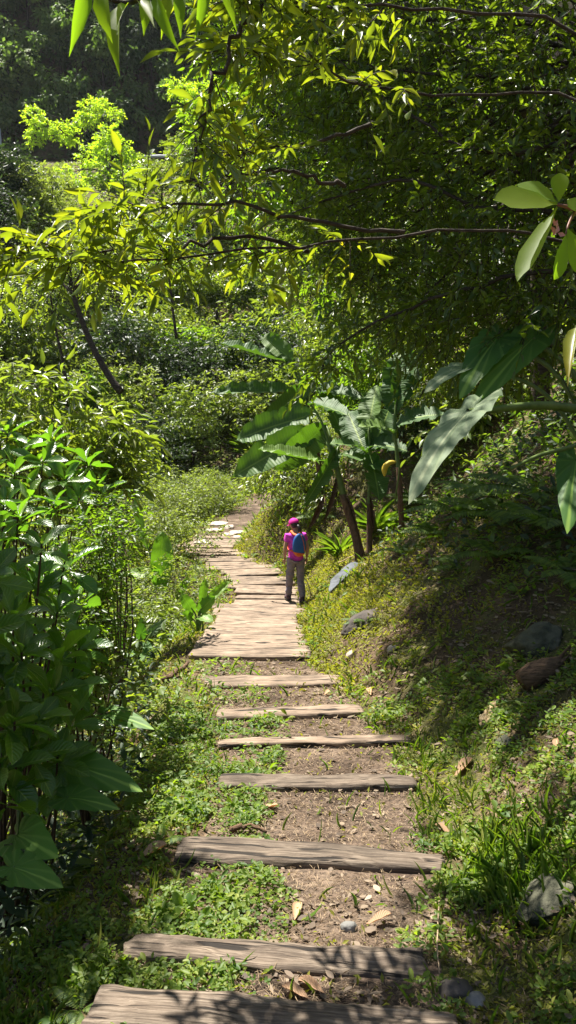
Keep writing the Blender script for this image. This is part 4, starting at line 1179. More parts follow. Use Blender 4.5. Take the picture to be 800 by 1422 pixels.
# ------------------------------------------------------------------ leaning trunks in the thicket
def bare_tree(label, pts, r, crown_px, d, ntw, mat=M['shrub']):
    P = ats([(a, b, d) for a, b in pts]); base = P[0].copy()
    t = thing('leaning_tree', label, 'tree', base, 'leaning trees in the thicket'); wd = MB(); lf = MB()
    tube(wd, spline(P, 14), np.linspace(r, r * .55, 14), 8)
    for (bx, by, br) in crown_px:
        c = at(bx, by, d + RNG.uniform(-1, 1)); rr = br / FPX * d
        tube(wd, spline([P[-1], (P[-1] + c) / 2 + RNG.normal(size=3) * .2, c], 6), np.linspace(r * .45, r * .15, 6), 5, cap=False)
        n = max(5, ntw // len(crown_px)); v = in_ball(n, .4); p0 = c + v * rr
        twigs(lf, wd, p0, norm(v + .4 * RNG.normal(size=v.shape)), RNG.uniform(.4, .8, n), 8, T_small(), .17, .07, r=.008)
    wd.build('trunk', M['bark'], t); lf.build('crown', mat, t)


bare_tree('thick dark trunk leaning inward over the valley, its crown in the haze', [(168, 545), (150, 520), (128, 480), (112, 440), (100, 405)], .16, [(85, 370, 30), (120, 360, 30), (60, 400, 26), (140, 395, 24), (100, 340, 28)], 30, 300)
bare_tree('slender dark trunk beside the thick leaning one', [(92, 530), (85, 490), (76, 450), (70, 410)], .07, [(60, 380, 28), (35, 400, 26), (80, 360, 24)], 32, 200)
bare_tree('thin upright trunk seen under the long-leaved branch', [(245, 470), (240, 430), (235, 385), (232, 350)], .07, [(225, 330, 26), (250, 345, 26), (215, 370, 20)], 36, 220, M['canopy'])

# ------------------------------------------------------------------ road furniture
A = at(150, 240, 99); xs_r = (-21.5, -14.5); zr = float(gz(-18, ROAD_Y + .2)) 
t = thing('guardrail', 'grey steel guardrail along the road on the hillside', 'guardrail', (-18, ROAD_Y + .2, zr))
mb = MB()
prof = [(-.03, -.16), (.03, -.09), (-.03, 0), (.03, .09), (-.03, .16)]
V = []
xsr = np.linspace(-19.6, -11.5, 5)
for xx in xsr:
    for a, b in prof: V.append((xx, ROAD_Y + .2 - a, float(gz(xx, ROAD_Y + 1)) + .62 + b))
    for a, b in prof[::-1]: V.append((xx, ROAD_Y + .206 - a, float(gz(xx, ROAD_Y + 1)) + .62 + b))
L_ = []; S_ = []
for i in range(len(xsr) - 1):
    for k in range(10):
        L_ += [i * 10 + k, (i + 1) * 10 + k, (i + 1) * 10 + (k + 1) % 10, i * 10 + (k + 1) % 10]; S_.append(4)
mb.add(V, L_, S_); mb.build('rail', M['galv'], t, smooth=False)
for xx in np.linspace(-19.2, -12, 4):
    mb = MB(); z0 = float(gz(xx, ROAD_Y + .4)); tube(mb, [(xx, ROAD_Y + .32, z0 - .2), (xx, ROAD_Y + .32, z0 + .8)], [.06, .06], 8); mb.build('post', M['galv'], t)
P = at(3, 233, 98); P[2] = float(gz(P[0], P[1]))
t = thing('utility_pole', 'slim pale pole standing beside the road at the edge of the forest', 'pole', P)
mb = MB(); tube(mb, [P, P + (0, 0, 5.0)], [.16, .12], 10); mb.build('shaft', M['galv'], t)
mb = MB(); tube(mb, [P + (0, 0, 4.98), P + (0, 0, 5.06)], [.11, .07], 10); mb.build('cap', M['galv'], t)
mb = MB(); tube(mb, [P + (0, -.12, 3.0), P + (0, -.12, 3.4)], [.03, .03], 6); mb.build('bracket', M['galv'], t)
P = at(62, 268, 66); P[2] = max(P[2], float(gz(P[0], P[1])) + .3)
mb = MB(); z0 = float(gz(P[0], P[1]))
put(mb, T_round(), [P + (0, 0, .1), P + (.12, .03, .0), P + (-.1, .02, -.05), P + (.03, -.05, .22), P + (.0, .05, -.2)], norm(RNG.normal(size=(5, 3))), norm(RNG.normal(size=(5, 3)) + np.array([0, -1, .5])), .38, .34)
tube(mb, [(P[0], P[1], z0 - .1), P], [.02, .015], 5)
tag(mb.build('red_flower', M['red']), 'single red flower head standing out on the green far slope', 'flower')
# ================================================================== banana plants
def T_banana(tears, droop=.5, fold=.35, n=26, seed=0, wf=.5):
    rg = np.random.default_rng(seed)
    ts = np.linspace(0, 1, n)
    ws = np.interp(ts, [0, .04, .12, .3, .6, .85, .96, 1], [.03, .12, .34, .48, .5, .36, .16, .01])
    cols = [-1, -.55, 0, .55, 1]
    V = []; UV = []
    ruff = rg.normal(size=(n, 2)) * .03
    for i, (t, w) in enumerate(zip(ts, ws)):
        for c in cols:
            z = -droop * t ** 2 + fold * abs(c) * w - .35 * fold * c * c * w + (ruff[i, 0 if c < 0 else 1] * abs(c) * 1.0)
            V.append((c * w, t - .03 * abs(c), z)); UV.append((.5 + c * .5, t))
    V = np.array(V); F = []; S = []
    cut = {(int(i), s_) for i, s_ in zip(rg.integers(3, n - 3, tears), rg.integers(0, 2, tears))}
    extra = []
    for i in range(n - 1):
        for k in range(4):
            side = 0 if k < 2 else 1
            a, b, c, d = i * 5 + k, i * 5 + k + 1, (i + 1) * 5 + k + 1, (i + 1) * 5 + k
            if (i, side) in cut and k in (0, 3):
                # a slit: the lamina closes to a point towards the margin
                if k == 0: F += [a, b, c]; S.append(3)
                else: F += [a, b, d]; S.append(3)
                continue
            F += [a, b, c, d]; S.append(4)
    # hang the torn strips a little
    for (i, s_) in cut:
        k = 0 if s_ == 0 else 4
        V[(i + 1) * 5 + k, 2] -= .05 + .05 * rg.random()
        V[i * 5 + k, 2] += .02
    return V, np.array(F), np.array(S), np.array(UV)


def leaf_between(mb, T, A, B, N, wid, rnd=.5):
    A = np.array(A); B = np.array(B); put(mb, T, [A], [B - A], [N], [np.linalg.norm(B - A)], [wid], [rnd])


def banana(label, foot, stem_pts, r0, leaves, group='banana plants on the bank', mat_stem='bark'):
    base = np.array(foot); t = thing('banana_plant', label, 'banana plant', base, group)
    mb = MB(); pts = spline([base - (0, 0, .1)] + [np.array(p) for p in stem_pts], 16)
    rad = np.interp(np.linspace(0, 1, 16), [0, .15, .6, 1], [r0 * 1.35, r0, r0 * .8, r0 * .5])
    ns_ = 10; tube(mb, pts[:10], rad[:10] , 10, rnd=.3); mb.build('trunk', M['bananastem'], t)
    mb = MB(); tube(mb, pts[8:], rad[8:] * .92, 10, rnd=.6); mb.build('leaf_sheath', M['greenstem'], t)
    top = pts[-1]
    for i, (A, B, N, wd, tears, droop, lab) in enumerate(leaves):
        A = np.array(A); B = np.array(B)
        mb = MB(); leaf_between(mb, T_banana(tears, droop, .4, seed=i * 7 + int(base[0] * 100)), A, B, np.array(N), wd, RNG.uniform(.2, .9))
        o = mb.build('leaf', M['banana'], t)
        if lab: o['label'] = lab
        mb = MB(); mid = (top + A) / 2 + np.array([0, 0, .12 * np.linalg.norm(A - top)])
        dirn = norm(B - A)
        tube(mb, spline([top - (0, 0, .15), mid, A, A + dirn * np.linalg.norm(B - A) * .12], 9), np.linspace(.03, .013, 9), 6, cap=False)
        mb.build('leaf_stalk', M['greenstem'], o)
    return t


UPN = (-.1, -.5, .85)
F1 = ray_ground(502, 774); d1 = (F1[1]) / math.cos(PITCH) * .985
d1 = float(np.dot(F1 - CAM, AX_F))
q = lambda px, py, dd=0.0: at(px, py, d1 + dd)
banana('banana plant on a leaning brown trunk beside the hiker, one sunlit leaf over the path', F1, [q(493, 740), q(480, 700), q(472, 668), q(466, 640)], .085, [
    (q(452, 642, .1), q(357, 627, -.5), (0, -.35, .9), .42, 2, -.05, 'bright sunlit leaf held out level over the path'),
    (q(440, 600, .4), q(318, 655, .3), (.3, -.75, .6), .62, 3, .25, 'large dark leaf drooping over the path'),
    (q(438, 575, .5), q(320, 606, .9), (.3, -.8, .5), .55, 2, .2, None),
    (q(452, 590, .3), q(385, 655, .2), (.6, -.7, .4), .55, 4, .3, None),
    (q(430, 560, .3), q(484, 570, -.4), (0, -.4, .9), .40, 3, .15, None),
    (q(478, 630, .2), q(540, 640, -.5), UPN, .40, 5, .4, None),
    (q(470, 620, .2), q(430, 700, -.6), (.5, -.8, .4), .26, 2, .3, 'narrow yellow-green leaf hanging by the trunk'),
])
F2 = at(445, 690, 17.8); F2[2] = float(gz(F2[0], F2[1])); d2 = 17.3
q = lambda px, py, dd=0.0: at(px, py, d2 + dd)
banana('banana plant behind the leaning one, its fan of leaves opening above the path', F2, [q(442, 640), q(432, 590), q(425, 550)], .07, [
    (q(408, 543), q(292, 549, -.6), (.1, -.55, .8), .42, 2, -.06, 'dark flat leaf pointing out over the valley'),
    (q(398, 505), q(304, 473, -.3), (0, -.3, .9), .48, 3, .05, 'pale sunlit leaf highest on the valley side'),
    (q(405, 500), q(362, 462, .2), (-.4, -.5, .7), .45, 2, .1, None),
    (q(430, 530), q(350, 610, -.8), (.6, -.7, .4), .5, 4, .3, 'yellow-green leaf hanging among the dark ones'),
    (q(440, 545), q(505, 545, -.7), (0, -.4, .9), .50, 3, .2, None),
    (q(445, 540), q(485, 605, -.6), (.2, -.7, .6), .5, 4, .3, None),
    (q(455, 545), q(457, 488, .3), (-.6, -.6, .3), .34, 2, .1, None),
    (q(470, 475), q(440, 396, .5), (-.5, -.45, .6), .5, 2, .15, 'upright leaf standing above all the others, catching the sun'),
])
F3 = ray_ground(513, 770); d3 = float(np.dot(F3 - CAM, AX_F))
q = lambda px, py, dd=0.0: at(px, py, d3 + dd)
banana('slim upright banana plant with a tattered shredded crown, next to the leaning trunk', F3, [q(513, 735), q(513, 690), q(514, 640)], .055, [
    (q(508, 630), q(478, 560, .6), (-.3, -.6, .6), .55, 9, .3, 'shredded leaf raised toward the valley'),
    (q(516, 625), q(545, 560, .4), (.2, -.6, .6), .55, 9, .3, None),
    (q(512, 620), q(560, 610, -.5), (.1, -.5, .8), .5, 8, .4, None),
    (q(508, 628), q(470, 600, -.6), (-.2, -.5, .8), .4, 8, .4, None),
    (q(514, 630), q(530, 690, -.6), (.2, -.8, .4), .45, 10, .2, None),
    (q(512, 600), q(520, 530, .3), (-.5, -.6, .3), .5, 6, .15, None),
])
F4 = at(560, 720, 13.5); F4[2] = float(gz(F4[0], F4[1])); d4 = 13.3
q = lambda px, py, dd=0.0: at(px, py, d4 + dd)
banana('half-hidden banana plant with a short dark trunk in the shade of the bank', F4, [q(556, 690), q(552, 640), q(548, 600)], .05, [
    (q(548, 575), q(555, 480, .3), (-.4, -.7, .3), .5, 5, .12, None),
    (q(545, 600), q(505, 580, -.5), (-.2, -.5, .8), .4, 5, .3, None),
    (q(552, 590), q(610, 560, -.4), (.2, -.5, .8), .5, 6, .4, None),
    (q(550, 560), q(580, 480, .5), (.2, -.7, .5), .5, 6, .2, None),
])
for (px, py, dx, dy, dd, w_, lab) in [(468, 660, 452, 725, .1, .09, 'dead brown banana leaf hanging down the leaning trunk'), (480, 690, 498, 735, -.15, .07, 'dead folded leaf on the inner flank of the leaning trunk'), (513, 690, 520, 740, -.1, .07, 'dead brown leaf hanging off the slim banana trunk'), (450, 690, 430, 735, .8, .11, 'withered leaf trailing onto the bank behind the hiker')]:
    mb = MB(); A = at(px, py, d1 + dd); B = at(dx, dy, d1 + dd - .1)
    leaf_between(mb, T_banana(8, .25, .7, seed=px), A, B, np.array([.2, -.8, .3]), w_, .5)
    tag(mb.build('dead_leaf', M['rotwood']), lab, 'dead leaf')
# yellow furled leaf above it
P = at(541, 651, 12.6); mb = MB()
pts = spline([P + (-.08, 0, -.12), P + (-.075, 0, .02), P + (0, 0, .1), P + (.11, 0, .11)], 10); tube(mb, pts, np.array([.02, .05, .065, .07, .07, .06, .055, .045, .035, .01]) * .72, 8)
t = thing('flower_spathe', 'bright yellow curled spathe hanging against the dark foliage', 'flower', P)
mb.build('spathe', plain('yellow_spathe', (.50, .36, .03), (.62, .46, .06), rough=.5, bump=.1), t)
mb = MB(); tube(mb, spline([P + (.11, 0, .11), P + (.16, .0, .0), at(548, 700, 12.7)], 8), np.linspace(.012, .016, 8), 6); mb.build('stem', M['greenstem'], t)

# ================================================================== elephant ears
def ear_plant(label, base, leaves, group=None, name='elephant_ear_plant', mat='taro', T=None):
    """leaves: (joint point, tip point, facing normal, width, label, material or None, base point or None)"""
    base = np.array(base, float); t = thing(name, label, 'plant', base, group)
    for i, (J, Tp, Nn, w, lab, mt, bs) in enumerate(leaves):
        J = np.array(J); Tp = np.array(Tp); mb = MB()
        TT = T_heart(wave=.045, cup=.18 if i % 2 else .1, lobes=9 + i % 3) if T is None else T
        leaf_between(mb, TT, J, Tp, np.array(Nn), w, RNG.uniform(.2, .9))
        o = mb.build('leaf', M[mt or mat], t)
        if lab: o['label'] = lab
        b = base if bs is None else np.array(bs)
        mb = MB(); mid = (b + J) / 2 + np.array([0, 0, (.22 if bs is None else .05) * np.linalg.norm(J - b)])
        r = np.clip(.02 * np.linalg.norm(Tp - J), .004, .016) * (1.0 if bs is None else 1.5)
        tube(mb, spline([b, mid, J], 12), np.linspace(r * 1.7, r, 12), 7, cap=False)
        mb.build('leaf_stalk', M['greenstem'], o)
    return t


B1 = at(880, 700, 6.2); B1[2] = float(gz(B1[0], B1[1]))
ear_plant('giant elephant-ear plant in the shade, one long pale leaf tilted to the path', B1, [
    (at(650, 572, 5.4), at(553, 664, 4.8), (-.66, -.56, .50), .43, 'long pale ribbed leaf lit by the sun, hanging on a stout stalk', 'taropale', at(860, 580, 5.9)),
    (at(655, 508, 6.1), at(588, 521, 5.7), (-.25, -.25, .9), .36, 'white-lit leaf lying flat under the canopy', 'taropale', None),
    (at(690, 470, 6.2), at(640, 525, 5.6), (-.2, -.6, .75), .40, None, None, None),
    (at(740, 470, 6.2), at(660, 545, 5.6), (-.1, -.7, .6), .36, 'broad dark leaf hanging under the canopy', None, None),
    (at(800, 640, 5.6), at(790, 715, 5.0), (-.3, -.8, .4), .32, 'dark leaf at the shaded edge', None, None),
])
mb = MB(); tube(mb, spline([at(860, 590, 6.0), at(800, 618, 5.6), at(750, 632, 5.4), at(709, 651, 5.2)], 14), np.linspace(.022, .011, 14), 8)
tag(mb.build('cut_stalk', M['greenstem']), 'bare cut leaf stalk with a pale broken end, below the long pale leaf', 'stalk')

B2 = ray_ground(60, 1190)
ear_plant('elephant-ear plant with broad dark leaves in the deep shade of the outer verge', B2, [
    (at(100, 1064, 3.9), at(192, 1082, 3.75), (.1, -.42, .9), .27, 'long dark leaf with a wavy lit tip', None, None),
    (at(95, 1108, 3.7), at(160, 1112, 3.6), (.05, -.4, .9), .18, None, None, None),
    (at(25, 1160, 3.3), at(62, 1175, 3.05), (.1, -.65, .7), .24, None, None, None),
    (at(20, 1205, 3.1), at(80, 1222, 3.0), (.1, -.5, .8), .18, None, None, None),
    (at(150, 992, 4.7), at(208, 1000, 4.5), (0, -.4, .9), .18, 'leaf highest on the plant, nearly level', None, None),
])
B3 = ray_ground(190, 945)
d = float(np.dot(B3 - CAM, AX_F))
ear_plant('clump of small sunlit elephant-ear leaves outside the boardwalk', B3, [
    (at(168, 893, d), at(158, 872, d - .1), (-.3, -.8, .4), .15, None, None, None),
    (at(196, 880, d), at(196, 858, d - .05), (.2, -.8, .4), .17, 'backlit yellow-green leaf', None, None),
    (at(182, 908, d - .1), at(166, 918, d - .25), (-.3, -.5, .8), .14, None, None, None),
    (at(205, 900, d), at(213, 925, d - .2), (.2, -.85, .4), .15, 'upright round leaf with white ribs', None, None),
    (at(172, 925, d - .1), at(176, 942, d - .2), (0, -.8, .4), .11, None, None, None),
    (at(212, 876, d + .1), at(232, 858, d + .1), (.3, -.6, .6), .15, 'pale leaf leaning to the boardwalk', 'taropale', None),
    (at(200, 910, d - .1), at(190, 925, d - .3), (0, -.6, .8), .12, None, None, None),
])

# ================================================================== canna-like plants by the boardwalk
def canna(label, base, leaves, mat='paddle', group='broad upright plants outside the boardwalk'):
    base = np.array(base); t = thing('canna_plant', label, 'plant', base, group)
    for i, (A, B, Nn, w, droop) in enumerate(leaves):
        A = np.array(A); B = np.array(B); mb = MB()
        T = T_banana(0, droop, .35, n=16, seed=i); put(mb, T, [A], [B - A], [Nn], [np.linalg.norm(B - A)], [w], [RNG.uniform(.4, 1)])
        o = mb.build('leaf', M[mat], t)
        mb = MB(); tube(mb, spline([base, (base + A) / 2 + (0, 0, .05), A, A + norm(B - A) * .08], 8), np.linspace(.016, .008, 8), 6, cap=False); mb.build('leaf_stalk', M['greenstem'], o)
    return t


Bc = ray_ground(236, 872); d = float(np.dot(Bc - CAM, AX_F))
canna('tall plant with one big backlit upright leaf outside the boardwalk', Bc, [
    (at(222, 812, d), at(226, 736, d + .1), (.35, -.9, .15), .44, .04),
    (at(228, 820, d), at(215, 790, d - .3), (.1, -.8, .4), .30, .2),
    (at(205, 760, d + .8), at(186, 672, d + .9), (-.5, -.75, .3), .22, .08),
    (at(245, 830, d - .1), at(262, 800, d - .2), (.4, -.7, .3), .16, .1),
    (at(222, 800, d + .1), at(168, 790, d - .1), (0, -.5, .8), .26, .3),
])
Bc = ray_ground(276, 878); d = float(np.dot(Bc - CAM, AX_F))
canna('low bright plant with arching paddle leaves at the boardwalk edge', Bc, [
    (at(270, 850, d), at(252, 826, d - .1), (-.3, -.7, .6), .17, .25),
    (at(276, 850, d), at(297, 828, d - .1), (.3, -.7, .6), .17, .2),
    (at(280, 838, d), at(285, 803, d), (.2, -.8, .3), .12, .06),
    (at(288, 836, d), at(318, 806, d), (.2, -.6, .7), .13, .15),
    (at(274, 858, d), at(292, 856, d - .3), (.1, -.6, .8), .16, .3),
    (at(268, 860, d), at(258, 850, d - .2), (-.2, -.7, .6), .12, .3),
])
Bc = ray_ground(70, 700); 
# reeds
def tuft(label, base, n, H, w, lean, mat, name='grass_tuft', cat='grass', grp=None, T=None):
    mb = MB(); base = np.array(base, float)
    D = norm(np.stack([RNG.normal(size=n) * lean, RNG.normal(size=n) * lean, np.ones(n)], -1)); P = base + RNG.normal(size=(n, 3)) * np.array([.05, .05, 0]) * H
    put(mb, T or T_blade(), P, D, np.stack([D[:, 0], D[:, 1], np.full(n, .01)], -1) * -1 + 1e-3, H * RNG.uniform(.55, 1.1, n), w)
    return tag(mb.build(name, mat), label, cat, grp)


tuft('stiff tuft of strap leaves under the big backlit leaf', ray_ground(218, 875), 26, .62, .03, .22, M['grass'])
tuft('silvery tuft of long arching grass beside the tan boulders', ray_ground(322, 600), 130, 2.2, .05, .5, M['grass'])
tuft('arching green grass tuft on the bank behind the hiker', ray_ground(352, 640) , 90, 1.6, .04, .5, M['grass'])
tuft('long dry-edged grass tuft at the foot of the leaning banana trunk', ray_ground(470, 775), 40, .7, .025, .6, M['grass'])
tuft('spiky pale-green tuft behind the slim banana trunk', ray_ground(520, 745), 46, .8, .035, .6, M['grass'])

# ================================================================== ferns
def fern(label, base, fronds, mat='fern', group='ferns on the bank', name='fern'):
    """fronds: (direction, length)"""
    base = np.array(base, float); t = thing(name, label, 'fern', base, group)
    for D, Lf in fronds:
        mb = MB(); D = norm(np.array(D, float)); n = 22
        ts = np.linspace(0, 1, n); pts = base + D * (Lf * ts)[:, None] - np.array([0, 0, 1]) * (.45 * Lf * ts ** 2)[:, None]
        tube(mb, pts, np.linspace(.0045, .001, n) * (Lf / .5), 4, cap=False, rnd=.4)
        tg = norm(np.gradient(pts, axis=0)); sd = norm(np.cross(tg, (0, 0, 1.0))); nn = np.cross(sd, tg)
        prof = np.interp(ts, [0, .12, .35, .8, 1], [0, .35, 1, .5, .06]) * Lf * .24
        for sg in (-1, 1):
            put(mb, T_lance(.3, .2), pts[2:], norm(sd[2:] * sg + tg[2:] * .45 - np.array([0, 0, .15])), nn[2:], prof[2:], Lf * .045, RNG.random(n - 2))
        mb.build('frond', M[mat], t)
    return t


def fern_at(label, px, py, nf, Lf, **kw):
    b = ray_ground(px, py); fr = []
    for k in range(nf):
        a = 2 * PI * k / nf + RNG.uniform(-.3, .3); fr.append(((math.cos(a), math.sin(a), RNG.uniform(.5, 1.0)), Lf * RNG.uniform(.75, 1.15)))
    return fern(label, b, fr, **kw)


fern_at('small bright fern at the outer end of the thick knotty step', 222, 1172, 4, .20)
fern_at('small fern in half shade among the weeds of the outer verge', 118, 1205, 5, .22)
fern_at('pale fern frond clump outside the straight thin step', 295, 1015, 4, .24)
fern_at('little fern at the very bottom of the outer verge', 112, 1405, 5, .16)
for i, (px, py, L_, lab) in enumerate([(580, 700, .9, 'shaded fern below the long pale leaf'), (640, 715, .95, 'shaded fern under the cut leaf stalk'), (700, 720, .9, 'dark fern beyond the cut leaf stalk'), (760, 735, .9, 'dark fern at the shaded edge of the bank'),
                                       (545, 725, .7, 'half-lit fern between the thick dark trunk and the bank'), (610, 745, .6, 'shaded fern low on the bank below the others'), (690, 775, .6, 'small shaded fern on the dark bank above the grey rock'), (505, 865, .35, 'little fern in front of the dark stone ledge'),
                                       (440, 720, .8, 'dry-looking fern on the bank behind the hiker'), (405, 700, .8, 'fern hanging over the path bend'), (560, 770, .5, 'fern at the sunny top of the bank'), (745, 690, 1.0, 'large dark fern behind the shaded ones near the cut stalk'), (670, 690, 1.0, 'large dark fern straight under the long pale leaf stalk'), (790, 800, .6, 'fern low at the dark outer edge of the bank'), (640, 790, .5, 'small fern in the shade halfway up the bank')]):
    fern_at(lab, px, py, 7, L_)

# ================================================================== the near shrubs on the outer side
def rosette_shrub(name, label, base, heads, ll, lw, mat, nleaf=9, T=None, r=.012, group=None, updir=.5):
    base = np.array(base, float); t = thing(name, label, 'shrub', base, group); wd = MB(); lf = MB()
    for (H, dirn) in heads:
        H = np.array(H); dirn = norm(np.array(dirn, float)); mid = (base + H) / 2 + RNG.normal(size=3) * .06 - np.array([0, 0, .1])
        tube(wd, spline([base, mid, H], 9), np.linspace(r, r * .45, 9), 6, cap=False)
        a = norm(np.cross(dirn, (0.3, .2, 1.0))); b = np.cross(dirn, a)
        n = nleaf + RNG.integers(-2, 3); th = np.arange(n) * 2.4 + RNG.uniform(0, 6); el = np.linspace(-.35, 1.15, n) + RNG.normal(size=n) * .1
        D = (np.cos(th)[:, None] * a + np.sin(th)[:, None] * b) * np.cos(el)[:, None] + dirn * np.sin(el)[:, None]
        Nn = norm(dirn * np.cos(el)[:, None] - (np.cos(th)[:, None] * a + np.sin(th)[:, None] * b) * np.sin(el)[:, None] + .15 * RNG.normal(size=(n, 3)))
        P = H + dirn * (np.linspace(-.07, .0, n) * ll / .2)[:, None]
        s_ = RNG.uniform(.7, 1.12, n) * np.interp(el, [-.35, .6, 1.15], [1, 1, .7])
        put(lf, T or T_obov(.3, .3), P, D, Nn, ll * s_, lw * s_, np.clip(RNG.normal(.45, .25, n), 0, 1))
    wd.build('stems', M['twig'], t); lf.build('foliage', M[mat], t)
    return t


def heads_px(lst):
    return [(at(px, py, d), (RNG.normal() * .35, -.25 + RNG.normal() * .3, .85)) for px, py, d in lst]


base = at(-20, 1010, 4.2); base[2] = float(gz(base[0], base[1]))
rosette_shrub('broadleaf_shrub', 'big shrub with large glossy paddle leaves in rosettes at the near outer edge', base, heads_px([
    (58, 755, 4.2), (18, 855, 3.8), (80, 850, 4.1), (-15, 800, 3.9), (30, 905, 3.7), (85, 905, 4.0), (10, 950, 3.6), (75, 960, 3.9), (-30, 880, 3.5), (45, 810, 4.4),
    (25, 715, 4.5), (-20, 740, 4.3), (105, 830, 4.6), (50, 1000, 3.7), (110, 900, 4.5), (-10, 1010, 3.5), (95, 1000, 4.1), (-40, 960, 3.4), (60, 905, 4.4), (5, 900, 4.2), (40, 1040, 3.6), (80, 1050, 3.8), (0, 1060, 3.4), (20, 1000, 3.4), (60, 1030, 4.2), (100, 950, 4.3), (35, 960, 4.3), (-20, 950, 4.0), (15, 1100, 3.4), (70, 1090, 3.9), (65, 800, 4.6), (0, 770, 4.6), (90, 780, 4.5)]), .21, .095, 'gloss', 10, group='shrubs on the outer side')
# tops that shade the verge behind it
base = at(-60, 760, 6.0); base[2] = float(gz(base[0], base[1]))
rosette_shrub('broadleaf_shrub', 'leafy glossy shrub behind the big rosette shrub, with an orange leaf', base, heads_px([
    (20, 655, 6.2), (60, 640, 6.3), (40, 690, 6.0), (90, 665, 6.4), (5, 700, 5.8), (75, 700, 6.1), (-20, 660, 6.0), (110, 690, 6.4), (30, 620, 6.6), (120, 640, 6.8), (-30, 620, 6.3), (10, 600, 6.6), (140, 680, 6.8), (70, 610, 6.8)]), .24, .085, 'gloss', 10, group='shrubs on the outer side')
# fine-leaved shrub in front of the valley
base = at(110, 960, 5.0); base[2] = float(gz(base[0], base[1]))
shrub('twiggy_shrub', 'fine-leaved twiggy shrub with yellowish tips beside the glossy shrubs', base,
      [(at(a_, b_, dd) - base, (rr, rr, rr * .8)) for a_, b_, dd, rr in [(135, 735, 5.4, .24), (150, 790, 5.6, .18), (110, 780, 5.2, .24), (135, 830, 5.3, .2), (110, 850, 5.0, .24), (165, 735, 6.0, .2), (130, 875, 5.2, .2), (90, 890, 4.9, .24), (160, 700, 6.2, .2), (120, 915, 5.0, .2)]],
      520, .30, 9, T_oval(), .052, .022, M['canopy'], r=.010, group='shrubs on the outer side', hang=.1)
base = at(150, 960, 5.4); base[2] = float(gz(base[0], base[1]))
shrub('twiggy_shrub', 'low shaded shrub with dark stems under the fine-leaved one', base,
      [(at(130, 930, 5.0) - base, (.3, .3, .25)), (at(90, 950, 4.8) - base, (.3, .3, .25)), (at(110, 1010, 4.5) - base, (.28, .3, .2))], 120, .3, 8, T_oval(), .06, .028, M['shrub'], r=.01, group='shrubs on the outer side')
# long-leaved shrub masses (mid distance, outer side)
for (bx, by, d, blobs, ntw, lab) in [
    (60, 760, 8.6, [(10, 545, 8.8, .35), (55, 590, 8.8, .4), (95, 550, 9.0, .3), (30, 640, 8.6, .45), (75, 640, 8.8, .4), (120, 610, 9.2, .35), (-30, 590, 8.6, .5), (145, 575, 9.6, .28), (70, 535, 9.2, .25)], 260, 'long-leaved glossy shrub rising in front of the valley, outermost of the pair'),
    (160, 780, 9.6, [(150, 600, 9.6, .4), (180, 610, 9.8, .3), (130, 650, 9.4, .4), (160, 660, 9.6, .35), (185, 640, 10, .25), (140, 705, 9.4, .3), (115, 690, 9.2, .4)], 210, 'long-leaved shrub with pale shining leaves, inner one of the pair near the path'),
]:
    base = at(bx, by, d); base[2] = float(gz(base[0], base[1]))
    shrub('long_leaved_shrub', lab, base, [(at(a, b_, dd) - base, (rr, rr, rr * .85)) for a, b_, dd, rr in blobs], ntw, .5, 7, T_lance(), .19, .055, M['shrub'], r=.014, group='long-leaved shrubs in front of the valley', hang=.35)
# an unseen tree added just outside the view to shade the near verge
base = np.array([-3.1, 4.9, float(gz(-3.1, 4.9))])
shrub('unseen_bushy_tree', 'added bushy tree out of view, put outside the near verge to shade it', base, [(np.array(c) - base, (r_, r_, r_ * .85)) for c, r_ in [((-2.4, 3.5, 1.3), .55), ((-2.5, 3.2, .7), .55), ((-2.6, 2.7, 1.1), .5), ((-1.75, 3.1, .95), .38), ((-2.0, 3.2, 1.7), .45), ((-1.7, 2.6, 1.0), .4), ((-1.9, 2.5, 1.5), .4)]],
      420, .3, 10, T_oval(), .12, .058, M['shrub'], trunk=([(.05, 0, 1.0), (.1, -.1, 2.2)], .07), wood='bark', r=.02, cat='tree', part='crown', lo=.3)
# overhanging bush above the path bend
base = at(420, 690, 19.0); base[2] = float(gz(base[0], base[1]))
shrub('overhanging_bush', 'dense drooping bush overhanging the path bend behind the hiker', base, [(at(385, 655, 18.5) - base, (.8, .8, .5)), (at(420, 665, 18) - base, (.8, .8, .5)), (at(455, 650, 18) - base, (.8, .8, .6)), (at(400, 635, 19.5) - base, (.8, .8, .6)), (at(370, 665, 19.5) - base, (.5, .6, .4)), (at(430, 630, 19) - base, (.9, .9, .6)), (at(445, 690, 17.5) - base, (.6, .6, .4))],
      700, .6, 10, T_small(), .14, .055, M['shrub'], r=.02, hang=.6, droop=.6)

